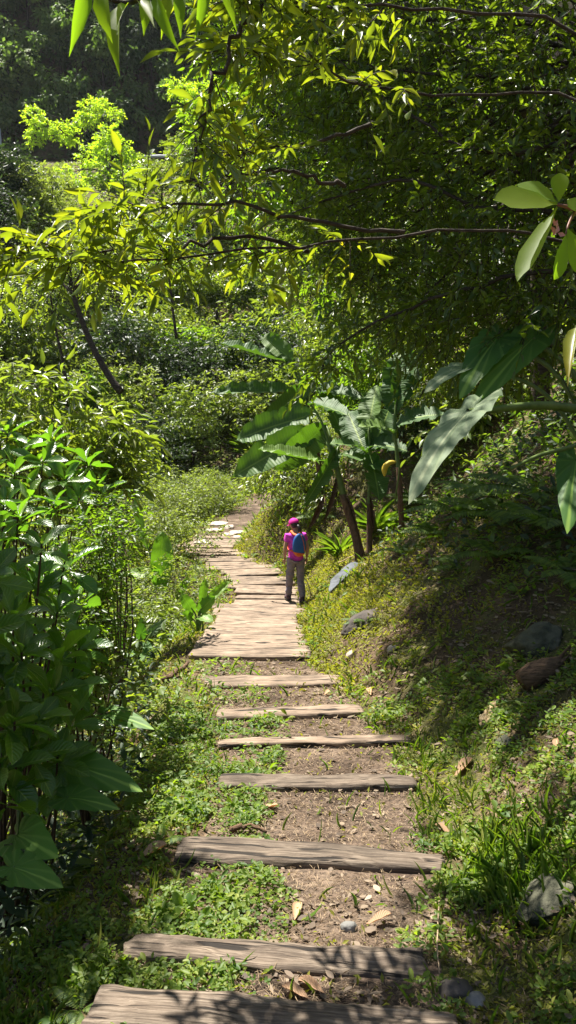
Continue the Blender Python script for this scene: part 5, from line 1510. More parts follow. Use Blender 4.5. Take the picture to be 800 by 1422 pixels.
# ================================================================== the overhanging trees on the bank side
def limb_tree(name, label, foot, trunk_pts, r0, limbs, T, ll, lw, mat, ntw_per_m, twl, nleaf, extra_blobs=(), blob_tw=40, group='trees overhanging the path', hang=.45, droop=.35, spread=.75, rl=.03, tip_only=.0):
    """limbs: lists of points (first on the trunk); leaves on side twigs all along them; extra_blobs (centre, radii)"""
    foot = np.array(foot, float); t = thing(name, label, 'tree', foot, group); wd = MB(); lf = MB()
    tube(wd, spline([foot - (0, 0, .2)] + [np.array(p) for p in trunk_pts], 16), np.linspace(r0, r0 * .6, 16), 10)
    top = np.array(trunk_pts[-1])
    for pts in limbs:
        P = spline(np.array(pts), 22); ln = float(np.linalg.norm(np.diff(P, axis=0), axis=1).sum())
        tube(wd, P + RNG.normal(size=P.shape) * .012, np.linspace(rl, rl * .18, 22), 6, cap=False)
        n = int(ln * ntw_per_m); tt = RNG.uniform(tip_only, 1, n) ** .8 * 20.99
        i = tt.astype(int); f = (tt - i)[:, None]; p0 = P[i] * (1 - f) + P[i + 1] * f
        tg = norm(P[i + 1] - P[i]); D = norm(tg * .6 + norm(RNG.normal(size=(n, 3)) * np.array([1, 1, .75])) * .9)
        twigs(lf, wd, p0, D, twl * RNG.uniform(.5, 1.25, n), nleaf, T, ll, lw, droop=droop, r=.0035, hang=hang, spread=spread, tipw=1)
        twigs(lf, wd, P[-1:], tg[-1:] if len(tg) else P[-1:] - P[-2:-1], [twl], nleaf, T, ll, lw, droop=droop, r=.0035, hang=hang, spread=spread, tipw=1)
    for c, rr in extra_blobs:
        c = np.array(c); tube(wd, spline([top, (top + c) / 2 + (0, 0, .3), c], 10), np.linspace(rl * 1.2, rl * .3, 10), 6, cap=False)
        v = in_ball(blob_tw, .25); p0 = c + v * np.array(rr)
        D = norm(v + .7 * RNG.normal(size=v.shape) + np.array([0, 0, -.1]))
        twigs(lf, wd, p0, D, twl * RNG.uniform(.6, 1.2, blob_tw), nleaf, T, ll, lw, droop=droop, r=.005, hang=hang, spread=spread, tipw=1)
    wd.build('trunk', M['bark'], t); lf.build('crown', mat, t)
    return t


# 1: long-leaved tree reaching across the view
foot = np.array([3.1, 4.0, float(gz(3.1, 4.0))])
TR = [np.array([3.0, 4.0, 1.2]), np.array([2.7, 4.1, 2.6])]
fork = np.array([2.85, 4.05, 1.9])
TL = [T_lance(.3, .4), T_lance(.55, .5), T_lance(.12, .25)]
limb_tree('overhanging_tree', 'long-leaved tree reaching from the bank right across the view on thin dark limbs', foot, TR, .11, [
    [fork] + list(ats([(800, 340, 4.6), (690, 322, 4.4), (560, 326, 4.1), (430, 345, 3.8), (330, 352, 3.5), (200, 366, 3.3), (90, 358, 3.1), (-20, 362, 3.0)])),
    list(ats([(560, 326, 4.1), (450, 310, 3.8), (360, 290, 3.5), (270, 285, 3.3), (200, 285, 3.15), (150, 292, 3.05)])),
    list(ats([(430, 345, 3.8), (330, 330, 3.6), (240, 345, 3.4), (150, 350, 3.25), (70, 352, 3.1)])),
    [TR[1]] + list(ats([(800, 140, 4.8), (640, 130, 4.5), (500, 115, 4.1), (420, 80, 3.7), (360, 70, 3.4), (315, 70, 3.2)])),
    [TR[1]] + list(ats([(800, 40, 4.2), (600, 14, 3.8), (450, 10, 3.4), (370, -5, 3.1), (320, -10, 2.9)])),
    list(ats([(520, 170, 4.2), (430, 200, 3.9), (360, 205, 3.6), (310, 215, 3.4)])),
    list(ats([(480, 260, 4.0), (400, 240, 3.8), (340, 240, 3.6), (270, 250, 3.4)])),
    list(ats([(370, -5, 3.1), (330, 50, 3.0), (300, 110, 2.95), (285, 160, 2.95), (275, 200, 3.0)])),
], TL, .112, .030, M['long'], 13, .24, 7, tip_only=.34, hang=.05, droop=.10, rl=.012, spread=.9)
# the near spray hanging in from above
t = thing('overhanging_tree', 'tree whose few big near leaves hang into the top of the view', 'tree', (1.2, -1.2, float(gz(1.2, -1.2))), 'trees overhanging the path')
wd = MB(); tube(wd, spline([np.array([1.2, -1.2, float(gz(1.2, -1.2)) - .2]), np.array([1.3, -.9, 1.6]), np.array([1.1, -.2, 3.0])], 14), np.linspace(.07, .05, 14), 9)
br_ = [np.array([1.1, -.2, 3.0]), np.array([.55, .9, 2.95])] + list(ats([(330, -60, 2.05), (230, -20, 1.9), (180, 3, 1.8), (140, -4, 1.72)]))
tube(wd, spline(br_, 20), np.linspace(.02, .0025, 20), 6); wd.build('trunk', M['bark'], t); lf = MB()
for (J_, tp, Nn, w, r_) in [((122, -30, 1.7), (102, 66, 1.66), (.5, -.8, .2), .036, .3), ((142, -18, 1.72), (146, 48, 1.68), (-.4, -.85, .3), .042, .8), ((168, 6, 1.8), (152, 88, 1.72), (-.45, -.85, .25), .043, .75), ((178, 6, 1.8), (160, 22, 1.7), (0, -.5, .8), .02, .95),
                            ((200, -5, 1.85), (203, 38, 1.8), (.4, -.8, .3), .034, .6), ((215, -8, 1.86), (238, 60, 1.8), (-.5, -.8, .3), .034, .5), ((246, -20, 1.95), (252, 40, 1.9), (.2, -.9, .3), .034, .35), ((190, 0, 1.83), (214, 22, 1.75), (.1, -.6, .7), .026, .9),
                            ((285, -40, 2.0), (278, 42, 1.95), (.5, -.8, .3), .036, .3), ((310, -50, 2.0), (322, 30, 1.95), (-.3, -.9, .3), .036, .7), ((235, -18, 1.9), (226, 44, 1.86), (.3, -.9, .3), .03, .85)]:
    leaf_between(lf, T_lance(.3, .35), at(*J_), at(*tp), np.array(Nn), w, r_)
lf.build('crown', M['sprig'], t)
# 2: dense small-leaved trees filling the upper part of the bank side
foot = np.array([4.2, 7.4, float(gz(4.2, 7.4))])
top = np.array([3.6, 7.2, 4.0])
bl = []
for (px, py, d, rr) in [(640, 40, 6.6, .8), (540, 30, 7.2, .8), (740, 110, 6.2, .8), (620, 130, 7.0, .8), (520, 120, 7.6, .75), (700, 220, 6.5, .8), (590, 220, 7.4, .8), (490, 210, 8.0, .7), (760, 320, 6.3, .7),
                        (640, 320, 7.0, .75), (540, 320, 7.8, .7), (460, 300, 8.4, .6), (440, 120, 8.2, .7), (420, 30, 8.0, .75), (690, 420, 6.8, .7), (590, 410, 7.6, .65), (780, 430, 6.2, .6), (500, 400, 8.4, .5),
                        (600, -80, 6.8, .9), (720, -60, 6.2, .9), (480, -70, 7.6, .9), (840, 200, 6.2, .9), (860, 40, 6.0, .9), (860, -120, 6.2, 1.0), (700, -180, 6.6, 1.0), (560, -170, 7.2, 1.0), (860, 360, 6.4, .8)]:
    bl.append((at(px, py, d), (rr, rr * 1.1, rr * .8)))
for (px, py, d, rr) in [(430, 110, 9.2, .75), (500, 90, 9.4, .8), (560, 140, 9.0, .8), (450, 200, 9.6, .7), (520, 230, 9.4, .75), (590, 250, 9.0, .75), (480, 310, 9.4, .6), (550, 330, 9.0, .7), (620, 350, 8.6, .7),
                        (420, -20, 9.2, .8), (500, -60, 9.4, .9), (600, -20, 9.0, .9), (470, -160, 9.0, 1.0), (580, -170, 9.0, 1.0), (650, 470, 8.2, .6), (720, 490, 7.8, .6), (600, 450, 8.8, .55)]:
    bl.append((at(px, py, d), (rr, rr * 1.1, rr * .8)))
limbs2 = [[top] + list(ats([(780, 130, 6.4), (680, 110, 6.4), (560, 100, 6.8), (450, 80, 7.2)])),
          [top] + list(ats([(790, 200, 6.2), (660, 210, 6.2), (530, 130, 6.6), (430, 50, 7.0)])),
          [np.array([3.8, 7.3, 2.6])] + list(ats([(780, 300, 6.2), (680, 290, 6.3), (560, 250, 6.6), (450, 280, 7.2), (400, 300, 7.6)])),
          [np.array([3.9, 7.3, 2.0])] + list(ats([(790, 380, 6.2), (660, 400, 6.4), (560, 430, 6.8), (470, 480, 7.2), (440, 520, 7.4)]))]
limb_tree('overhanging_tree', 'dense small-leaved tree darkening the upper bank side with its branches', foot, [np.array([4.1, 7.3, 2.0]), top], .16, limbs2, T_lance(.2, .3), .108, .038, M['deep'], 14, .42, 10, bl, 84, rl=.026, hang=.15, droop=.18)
# 3: sunlit trees farther along the bank
foot = np.array([4.4, 13.5, float(gz(4.4, 13.5))]); top = np.array([3.9, 13.3, 5.0]); bl = []
for (px, py, d, rr) in [(380, 90, 11.5, .8), (330, 160, 11.5, .6), (420, 180, 12, .9), (350, 240, 12, .7), (440, 270, 12.5, .9), (370, 310, 12.5, .6), (500, 220, 12.5, 1.0), (560, 150, 12.5, 1.0), (460, 90, 12, 1.0), (400, 20, 11.5, 1.0), (520, 30, 12, 1.1), (600, 260, 12.5, 1.0), (520, 330, 12.5, .9), (640, 100, 12.5, 1.1), (680, 250, 12, 1.1), (440, 360, 13, .7), (600, 380, 12.5, .9), (340, 60, 11, .6)]:
    bl.append((at(px, py, d), (rr, rr * 1.2, rr * .8)))
limb_tree('bank_tree', 'sunlit yellow-green tree behind the dense one, along the bank', foot, [np.array([4.2, 13.4, 3.2]), top], .17, [[top] + list(ats([(560, 200, 12.5), (450, 180, 12), (360, 150, 11.5)]))], T_lance(.2, .3), .16, .058, M['canopy'], 10, .5, 8, bl, 44, rl=.05, hang=.2)
foot = np.array([5.6, 18, float(gz(5.6, 18))]); top = np.array([5.0, 17.8, 5.4]); bl = []
for (px, py, d, rr) in [(420, 400, 18, .8), (470, 430, 17.5, .9), (520, 470, 17, .9), (570, 500, 16.5, .9), (620, 530, 16, .8), (540, 420, 17, .9), (600, 460, 16.5, .9), (660, 500, 16, .9), (480, 370, 17.5, 1.0), (400, 350, 18, .8), (700, 560, 15, .9), (640, 600, 14.5, .7), (580, 560, 15.5, .6), (740, 480, 15, 1.1)]:
    bl.append((at(px, py, d), (rr, rr * 1.1, rr * .8)))
limb_tree('bank_tree', 'low-branched tree behind the banana leaves, in patchy light', foot, [np.array([5.4, 17.9, 3.4]), top], .15, [[top] + list(ats([(600, 430, 16.5), (500, 420, 17.5), (430, 420, 18)]))], T_lance(.2, .3), .20, .075, M['shrub'], 10, .5, 7, bl, 40, rl=.05, hang=.2)

# ================================================================== added unseen trees: crowns placed along sun rays to shade bank and verge
def shade_tree(label, foot, r0, targets, dist, rr, ntw):
    foot = np.array(foot, float); t = thing('unseen_shade_tree', label, 'tree', foot, 'added shade trees out of view'); wd = MB(); lf = MB()
    cs = np.array([ray_ground(*q_) if len(q_) == 2 else at(*q_) for q_ in targets]) + SUN_DIR * dist; cs = cs + RNG.normal(size=cs.shape) * .1
    hub = cs.mean(0) - np.array([0, 0, 1.2])
    tube(wd, spline([foot - (0, 0, .2), foot * .75 + hub * .25 + np.array([0, 0, 1.5]), hub], 18), np.linspace(r0, r0 * .45, 18), 10)
    for c in cs:
        tube(wd, spline([hub, (hub + c) / 2 + RNG.normal(size=3) * .15, c], 7), np.linspace(r0 * .3, .012, 7), 5, cap=False)
        v = in_ball(ntw, .1); p0 = c + v * rr
        twigs(lf, wd, p0, norm(v * np.array([1, 1, .5]) + .6 * RNG.normal(size=v.shape)), .4 * RNG.uniform(.6, 1.2, ntw), 9, T_oval(), .13, .062, droop=.15, r=.005, hang=.1, flat=1.0)
    wd.build('trunk', M['bark'], t); lf.build('crown', M['shrub'], t)


shade_tree('added unseen tall tree, its high crown shaped to shade the upper bank', (5.5, 12.5, float(gz(5.5, 12.5))), .22,
           [(600, 740), (660, 720), (720, 720), (790, 720), (610, 790), (665, 780), (730, 780), (795, 780), (645, 835), (700, 830), (755, 830), (800, 840), (690, 880), (745, 885), (795, 900), (735, 930), (560, 700), (600, 690), (650, 660), (710, 660), (770, 660), (640, 600), (700, 590), (780, 590), (730, 60, 7), (790, 60, 7), (710, 150, 7), (780, 150, 7), (720, 240, 7), (800, 240, 7), (660, 330, 7), (720, 330, 7), (790, 340, 7), (680, 420, 7), (760, 430, 7), (570, 800), (595, 850), (600, 900), (640, 900), (625, 945), (660, 940), (650, 985), (700, 960), (580, 760), (540, 740)], 10.0, .55, 34)
shade_tree('added unseen tree on the outer slope, crown shaped to keep the near verge in shade', (-4.4, 8.6, float(gz(-4.4, 8.6))), .14,
           [(0, 1150), (50, 1150), (105, 1140), (0, 1220), (50, 1220), (95, 1205), (0, 1290), (45, 1290), (-40, 1150), (-40, 1250), (0, 1350), (-50, 1350), (150, 1076, 3.8), (130, 1108, 3.65), (30, 1168, 3.2), (50, 1212, 3.05), (-10, 1165, 3.2)], 5.6, .2, 30)

shade_tree('added unseen tree high on the bank, thin crown placed to dapple the lower bank', (4.6, 7.6, float(gz(4.6, 7.6))), .13,
           [(790, 1180), (800, 1270), (790, 1370), (830, 1300)], 7.5, .45, 12)

# ================================================================== the near sprig at the upper bank side
def palm_leaf3(mb, J, tip, Nn, w, rnd):
    leaf_between(mb, T_obov(.15, .12), J, tip, np.array(Nn), w, rnd)


SPB = at(850, 300, 1.5)
t = thing('leafy_sprig', 'broad-leaved sprig with a lobed yellow-green leaf, hanging in close at the bank side', 'sprig', at(778, 285, 1.3))
mb = MB(); tube(mb, spline([at(960, 380, 1.9), at(860, 320, 1.5), at(800, 292, 1.35), at(774, 284, 1.3)], 12), np.linspace(.007, .0025, 12), 6)
tube(mb, spline([at(800, 292, 1.35), at(790, 310, 1.32), at(785, 330, 1.3)], 6), np.linspace(.003, .0015, 6), 5); mb.build('stem', plain('reddish_stem', (.12, .05, .03), (.2, .08, .05), rough=.5, bump=.05), t)
for (J, tp, Nn, w, lab) in [((774, 284), (692, 268, 1.26), (.1, -.75, .65), .058, 'broad backlit leaf pointing to the path'), ((774, 282), (722, 249, 1.32), (.1, -.7, .7), .05, None), ((774, 288), (716, 380, 1.24), (-.5, -.7, .5), .036, 'yellowing drooping leaf'), ((776, 280), (778, 238, 1.3), (-.2, -.9, .2), .03, None),
                            ((786, 325), (776, 385, 1.26), (.5, -.8, .2), .03, None), ((800, 292), (845, 250, 1.4), (.2, -.8, .5), .05, None), ((788, 318), (815, 380, 1.3), (.2, -.9, .2), .045, None), ((820, 300), (790, 275, 1.3), (0, -.8, .5), .03, None)]:
    mb = MB(); palm_leaf3(mb, at(J[0], J[1], 1.3), at(*tp), Nn, w, RNG.uniform(.2, .8)); o = mb.build('leaf', M['sprig'], t)
    if lab: o['label'] = lab
mb = MB(); 
for _ in range(9): 
    a = at(770 + RNG.uniform(-6, 6), 318 + RNG.uniform(-8, 8), 1.29 + RNG.uniform(-.01, .01)); put(mb, T_small(), [a], norm(RNG.normal(size=(1, 3))), norm(RNG.normal(size=(1, 3))), [.014], [.008])
mb.build('buds', plain('pink_buds', (.45, .16, .18), (.6, .3, .3), bump=0), t)
mb = MB(); leaf_between(mb, T_lance(.4, .4), at(800, 455, 1.6), at(783, 515, 1.5), np.array([-.5, -.7, .3]), .028, .9)
t = thing('hanging_leaf', 'single narrow yellow-green leaf hanging in close below the sprig', 'leaf', at(800, 455, 1.6))
mb.build('blade', M['long'], t); mb = MB(); tube(mb, spline([at(900, 420, 1.9), at(840, 440, 1.7), at(800, 455, 1.6)], 8), np.linspace(.004, .002, 8), 5); mb.build('stem', M['greenstem'], t)
# ================================================================== the hiker
def eval_mesh(o, name):
    dg = bpy.context.evaluated_depsgraph_get()
    me = bpy.data.meshes.new_from_object(o.evaluated_get(dg)); me.name = name
    bpy.data.objects.remove(o); return me


def skin_obj(verts, edges, radii, sub=1):
    me = bpy.data.meshes.new('sk'); me.from_pydata([tuple(v) for v in verts], edges, []); me.update()
    o = bpy.data.objects.new('sk', me); COL.objects.link(o)
    m = o.modifiers.new('s', 'SKIN'); m.use_smooth_shade = True
    for i, r in enumerate(radii):
        me.skin_vertices[0].data[i].radius = (r, r) if not hasattr(r, '__len__') else r
        me.skin_vertices[0].data[i].use_root = (i == 0)
    s = o.modifiers.new('u', 'SUBSURF'); s.levels = s.render_levels = sub
    return o


def to_bm(bm, me):
    bm.from_mesh(me); bpy.data.meshes.remove(me)


def ellipsoid(bm, c, r, sub=3, fn=None, rot=None):
    b2 = bmesh.new(); bmesh.ops.create_icosphere(b2, subdivisions=sub, radius=1)
    for v in b2.verts:
        p = np.array(v.co[:])
        if fn: p = fn(p)
        p = p * np.array(r)
        if rot is not None: p = np.array(rot @ Vector(p))
        v.co = p + np.array(c)
    me = bpy.data.meshes.new('e'); b2.to_mesh(me); b2.free(); bm.from_mesh(me); bpy.data.meshes.remove(me)


def finish(bm, name, mat, parent, voxel=None, smooth_it=0, folds=0):
    me = bpy.data.meshes.new(name); bm.to_mesh(me); bm.free()
    if voxel:
        o = bpy.data.objects.new('tmp', me); COL.objects.link(o)
        m = o.modifiers.new('r', 'REMESH'); m.mode = 'VOXEL'; m.voxel_size = voxel
        if smooth_it:
            m = o.modifiers.new('sm', 'SMOOTH'); m.iterations = smooth_it; m.factor = .5
        me = eval_mesh(o, name)
    if folds:
        co = np.empty(len(me.vertices) * 3); me.vertices.foreach_get('co', co); co = co.reshape(-1, 3)
        nn_ = np.empty(len(me.vertices) * 3); me.vertices.foreach_get('normal', nn_); nn_ = nn_.reshape(-1, 3)
        f_ = fbm(co[:, 0] * 9 + co[:, 2] * 5, co[:, 2] * 13 + co[:, 1] * 6, 5, 3) + .6 * fbm(co[:, 1] * 14 - co[:, 2] * 6, co[:, 2] * 22 + co[:, 0] * 8, 15, 2)
        co = co + nn_ * (f_ * folds)[:, None]; me.vertices.foreach_set('co', co.ravel()); me.update()
    me.polygons.foreach_set('use_smooth', np.ones(len(me.polygons), bool))
    me.materials.clear(); me.materials.append(mat)
    o = bpy.data.objects.new(name, me); COL.objects.link(o); o.parent = parent
    return o


HP = at(411, 841, 14.0); HP = np.array([HP[0], HP[1], float(path_z(HP[1])) + .075])
HYAW = math.radians(16)
hiker = thing('person', 'hiker seen from behind in magenta cap and shirt and grey trousers, head bowed', 'person', HP)
hiker.rotation_euler = (0, 0, HYAW); hiker.scale = (.96, .96, .92)

skin = plain('skin', (.40, .22, .14), (.46, .27, .18), rough=.55, scale=6, bump=.05, spec=.35)
magenta = plain('magenta_cloth', (.62, .05, .45), (.72, .075, .54), rough=.8, scale=14, bump=.3, dist=.006)
capcloth = plain('deep_magenta_cloth', (.55, .015, .25), (.64, .03, .31), rough=.75, scale=20, bump=.2, dist=.004)
trouser = plain('grey_purple_cloth', (.19, .16, .19), (.27, .23, .26), rough=.85, scale=9, bump=.5, dist=.012)
hairm = plain('black_hair', (.008, .006, .006), (.022, .016, .014), rough=.45, scale=4, bump=.4, dist=.004, stretch=(30, 30, 3), spec=.5)
bootm = plain('purple_grey_boot', (.05, .028, .04), (.09, .05, .06), rough=.7, scale=20, bump=.2)
sole = plain('boot_sole', (.02, .02, .02), (.04, .035, .03), bump=.2)
blue = plain('blue_nylon', (.012, .075, .26), (.02, .11, .34), rough=.55, scale=9, bump=.4, dist=.008, spec=.4)
orange = plain('orange_nylon', (.62, .12, .02), (.72, .17, .035), rough=.6, scale=12, bump=.2, dist=.004)

J = dict(pel=(0, 0, .90), sp=(0, .012, 1.04), ch=(0, .02, 1.20), nb=(0, .03, 1.345), nk=(0, .05, 1.41), hd=(-.005, .075, 1.47),
         sl=(-.155, .02, 1.315), el=(-.212, .005, 1.065), wl=(-.205, .075, .845), sr=(.155, .02, 1.315), er=(.222, -.015, 1.07), wr=(.222, .045, .845),
         hl=(-.085, 0, .85), kl=(-.10, .085, .47), al=(-.105, .13, .09), tl=(-.115, .24, .035), hr=(.085, 0, .85), kr=(.09, .03, .47), ar=(.095, -.10, .095), tr=(.10, .01, .035))
names = list(J); ix = {n: i for i, n in enumerate(names)}
E = [('pel', 'sp'), ('sp', 'ch'), ('ch', 'nb'), ('nb', 'nk'), ('nk', 'hd'), ('nb', 'sl'), ('sl', 'el'), ('el', 'wl'), ('nb', 'sr'), ('sr', 'er'), ('er', 'wr'), ('pel', 'hl'), ('hl', 'kl'), ('kl', 'al'), ('al', 'tl'), ('pel', 'hr'), ('hr', 'kr'), ('kr', 'ar'), ('ar', 'tr')]
RAD = dict(pel=(.135, .10), sp=(.115, .085), ch=(.135, .095), nb=(.075, .065), nk=.048, hd=.05, sl=.052, el=.038, wl=.026, sr=.052, er=.038, wr=.026, hl=.078, kl=.054, al=.037, tl=.03, hr=.078, kr=.054, ar=.037, tr=.03)
bm = bmesh.new()
to_bm(bm, eval_mesh(skin_obj([J[n] for n in names], [(ix[a], ix[b]) for a, b in E], [RAD[n] for n in names], 2), 'b'))
HR = Matrix.Rotation(math.radians(18), 3, 'Z') @ Matrix.Rotation(math.radians(-20), 3, 'X')     # head turned to the outer side, bowed
HC = np.array([-.01, .095, 1.515])


def headfn(p):
    x, y, z = p
    if z < 0: x *= 1 + .25 * z; y *= 1 + .05 * z
    if y > .5: y = .5 + (y - .5) * .8
    return np.array([x, y, z])


ellipsoid(bm, HC, (.074, .094, .108), 4, headfn, HR)
hp = lambda *q: np.array(HR @ Vector(q)) + HC
ellipsoid(bm, hp(0, .095, -.012), (.013, .020, .026), 2, None, HR)             # nose
ellipsoid(bm, hp(0, .082, -.058), (.024, .010, .009), 2, None, HR)             # mouth
ellipsoid(bm, hp(0, .078, -.092), (.026, .020, .018), 2, None, HR)             # chin
for s in (-1, 1): ellipsoid(bm, hp(s * .076, -.005, -.01), (.010, .022, .032), 2, None, HR)   # ears
for s, W_, El in ((-1, J['wl'], J['el']), (1, J['wr'], J['er'])):               # hands
    W_ = np.array(W_); d = norm(W_ - np.array(El)); fw = np.array([0, 1.0, 0]); fw = norm(fw - d * np.dot(d, fw)); sd = np.cross(d, fw) * s
    palm = [W_, W_ + d * .045, W_ + d * .085]
    to_bm(bm, eval_mesh(skin_obj(palm, [(0, 1), (1, 2)], [(.020, .017), (.034, .016), (.036, .014)], 2), 'p'))
    for k, (off, L) in enumerate(((.026, .068), (.009, .078), (-.009, .072), (-.025, .056))):
        a = W_ + d * .075 + fw * off; inw = norm(np.cross(d, fw)) * (-.0)
        curl = -np.sign(s) * np.array([1.0, 0, 0]) * .0 + np.array([-s * .012, .006, 0])
        pts = [a, a + d * L * .5 + curl * .4, a + d * L * .8 + curl * 1.3, a + d * L * .97 + curl * 2.6]
        to_bm(bm, eval_mesh(skin_obj(pts, [(0, 1), (1, 2), (2, 3)], [.0095, .009, .0085, .007], 1), 'f'))
    a = W_ + d * .03 + fw * .022
    to_bm(bm, eval_mesh(skin_obj([a, a + d * .02 + fw * .026, a + d * .055 + fw * .03 + np.array([-s * .008, 0, 0])], [(0, 1), (1, 2)], [.012, .0105, .008], 1), 't'))
body = finish(bm, 'body', skin, hiker, voxel=.0065, smooth_it=2)
bm = bmesh.new()
for s in (-1, 1): ellipsoid(bm, hp(s * .029, .086, .004), (.011, .008, .007), 2, None, HR)
finish(bm, 'eyes', hairm, hiker)
# shirt
V = [J['pel'], J['sp'], J['ch'], (0, .028, 1.33), J['sl'], (-.187, .012, 1.185), J['sr'], (.192, .0, 1.185), (0, .0, .865)]
bm = bmesh.new(); to_bm(bm, eval_mesh(skin_obj([(0, .0, .80)] + V[:8], [(0, 1), (1, 2), (2, 3), (3, 4), (4, 5), (5, 6), (4, 7), (7, 8)],
                        [(.158, .120), (.158, .122), (.138, .106), (.155, .114), (.095, .082), .071, .063, .071, .063], 2), 'shirt'))
finish(bm, 'shirt', magenta, hiker, voxel=.009, smooth_it=3, folds=.022)
# trousers
V = [(0, .0, .93), (-.085, 0, .83), (-.098, .055, .62), (-.10, .08, .46), (-.105, .10, .25), (-.108, .12, .085), (.085, 0, .83), (.092, .02, .62), (.093, .022, .46), (.095, -.05, .25), (.097, -.105, .085)]
bm = bmesh.new(); to_bm(bm, eval_mesh(skin_obj(V, [(0, 1), (1, 2), (2, 3), (3, 4), (4, 5), (0, 6), (6, 7), (7, 8), (8, 9), (9, 10)],
                        [(.142, .112), (.098, .105), (.084, .088), .074, .071, .074, (.098, .105), (.084, .088), .074, .071, .074], 2), 'tr'))
finish(bm, 'trousers', trouser, hiker, voxel=.009, smooth_it=2, folds=.030)
for s, A, yaw in ((-1, (-.108, .115, 0), .12), (1, (.097, -.105, 0), -.05)):
    bm = bmesh.new(); R_ = Matrix.Rotation(yaw, 3, 'Z')
    ellipsoid(bm, (A[0], A[1] + .055, .045), (.048, .135, .048), 3, lambda p: np.array([p[0] * (1 - .15 * max(0, -p[1])), p[1], p[2] * (1 - .3 * max(0, p[1])) if p[2] > 0 else p[2] * .9]), R_)
    ellipsoid(bm, (A[0], A[1], .085), (.048, .055, .07), 3)
    b = finish(bm, 'boot', bootm, hiker, voxel=.008, smooth_it=2)
    bm = bmesh.new(); ellipsoid(bm, (A[0], A[1] + .055, .012), (.051, .14, .014), 3, None, R_); finish(bm, 'sole', sole, b)
# hair and cap
bm = bmesh.new()
ellipsoid(bm, hp(0, -.016, .004), (.081, .092, .100), 4, lambda p: np.array([p[0], p[1] if p[1] < .1 else .1 + (p[1] - .1) * .35, p[2] if p[2] > -.75 else -.75]), HR)
pt = [hp(0, -.10, -.03), hp(.0, -.135, -.05), hp(.004, -.145, -.11), hp(.008, -.13, -.18), hp(.01, -.115, -.235)]
mbh = skin_obj(pt, [(0, 1), (1, 2), (2, 3), (3, 4)], [.022, .034, .037, .03, .012], 2); to_bm(bm, eval_mesh(mbh, 'h'))
finish(bm, 'hair', hairm, hiker, voxel=.006, smooth_it=1)
bm = bmesh.new()
ellipsoid(bm, hp(0, .0, .032), (.092, .108, .098), 4, lambda p: np.array([p[0], p[1], p[2] if p[2] > -.12 else -.12]), HR)
cap = finish(bm, 'cap', capcloth, hiker)
bm = bmesh.new(); ellipsoid(bm, hp(0, .125, .018), (.072, .075, .010), 3, lambda p: np.array([p[0], p[1], p[2] - .9 * p[0] ** 2]), HR); finish(bm, 'brim', capcloth, cap)
bm = bmesh.new(); ellipsoid(bm, hp(0, 0, .131), (.009, .009, .006), 2, None, HR); finish(bm, 'button', capcloth, cap)

# ------------------------------------------------------------------ the backpack she carries
pack = thing('backpack', 'small blue backpack with orange straps and orange base on the back of the hiker', 'backpack', HP)
pack.rotation_euler = (0, 0, HYAW); pack.scale = (.96, .96, .92)
PC = np.array([.012, -.165, 1.165])


def packfn(p):
    x, y, z = p
    w = np.interp(z, [-1, -.6, 0, .6, 1], [.95, 1.06, 1.04, .96, .78])
    sg = np.sign
    x = sg(x) * abs(x) ** .8; y = sg(y) * abs(y) ** .8; z = sg(z) * abs(z) ** .85
    return np.array([x * w, y * (1.0 if y < 0 else .6) * np.interp(z, [-1, 0, 1], [1.05, 1, .75]), z])


bm = bmesh.new(); ellipsoid(bm, PC, (.122, .078, .225), 4, packfn)
for v in list(bm.verts):
    if v.co.z < PC[2] - .135: pass
bag = finish(bm, 'bag', blue, pack)
bm = bmesh.new(); ellipsoid(bm, PC - np.array([0, .0, .002]), (.127, .083, .229), 4, packfn)
geo = bm.verts[:] + bm.edges[:] + bm.faces[:]
bmesh.ops.bisect_plane(bm, geom=geo, plane_co=(0, 0, PC[2] - .12), plane_no=(.18, -.1, 1), clear_outer=True)
finish(bm, 'base_panel', orange, pack)
for s in (-1, 1):
    mb = MB(); pts = spline([PC + (s * .04, -.02, .19), (s * .075, -.085, 1.37), (s * .095, .015, 1.408), (s * .105, .10, 1.33), (s * .11, .135, 1.20), (s * .125, .115, 1.10), (s * .135, .02, 1.03), PC + (s * .10, .04, -.12)], 26)
    V = []; tg = norm(np.gradient(pts, axis=0)); cen = np.array([0, .02, 1.2]); od = norm((pts - cen) * np.array([1, 1, .6])); sd = norm(np.cross(tg, od)); od = np.cross(sd, tg)
    for i in range(26):
        for a, b in ((-.021, -.004), (.021, -.004), (.021, .006), (-.021, .006)): V.append(pts[i] + sd[i] * a + od[i] * b)
    L_ = []; S_ = []
    for i in range(25):
        for k in range(4):
            L_ += [i * 4 + k, i * 4 + (k + 1) % 4, (i + 1) * 4 + (k + 1) % 4, (i + 1) * 4 + k]; S_.append(4)
    mb.add(V, L_, S_); o = bpy.data.objects.new('strap', mb.mesh('strap', orange)); COL.objects.link(o); o.parent = pack
mb = MB(); tube(mb, spline([PC + (.02, -.05, .205), PC + (.05, -.070, .10), PC + (.07, -.075, .0), PC + (.085, -.07, -.12)], 12), np.full(12, .006), 6)
o = bpy.data.objects.new('zip_piping', mb.mesh('zip_piping', orange)); COL.objects.link(o); o.parent = pack
mb = MB(); tube(mb, spline([PC + (0, .0, .20), PC + (-.012, -.02, .245), PC + (.012, -.02, .245), PC + (.018, .0, .20)], 10), np.full(10, .006), 6)
o = bpy.data.objects.new('haul_loop', mb.mesh('haul_loop', orange)); COL.objects.link(o); o.parent = pack
# thin stem beside her
P = ray_ground(433, 838)
mb = MB(); tube(mb, spline([P, P + (-.03, 0, .22), P + (-.09, .02, .42)], 8), np.linspace(.012, .008, 8), 6)
tag(mb.build('plant_stalk', M['straw']), 'thin straw-coloured stalk standing by the boots of the hiker', 'stalk')
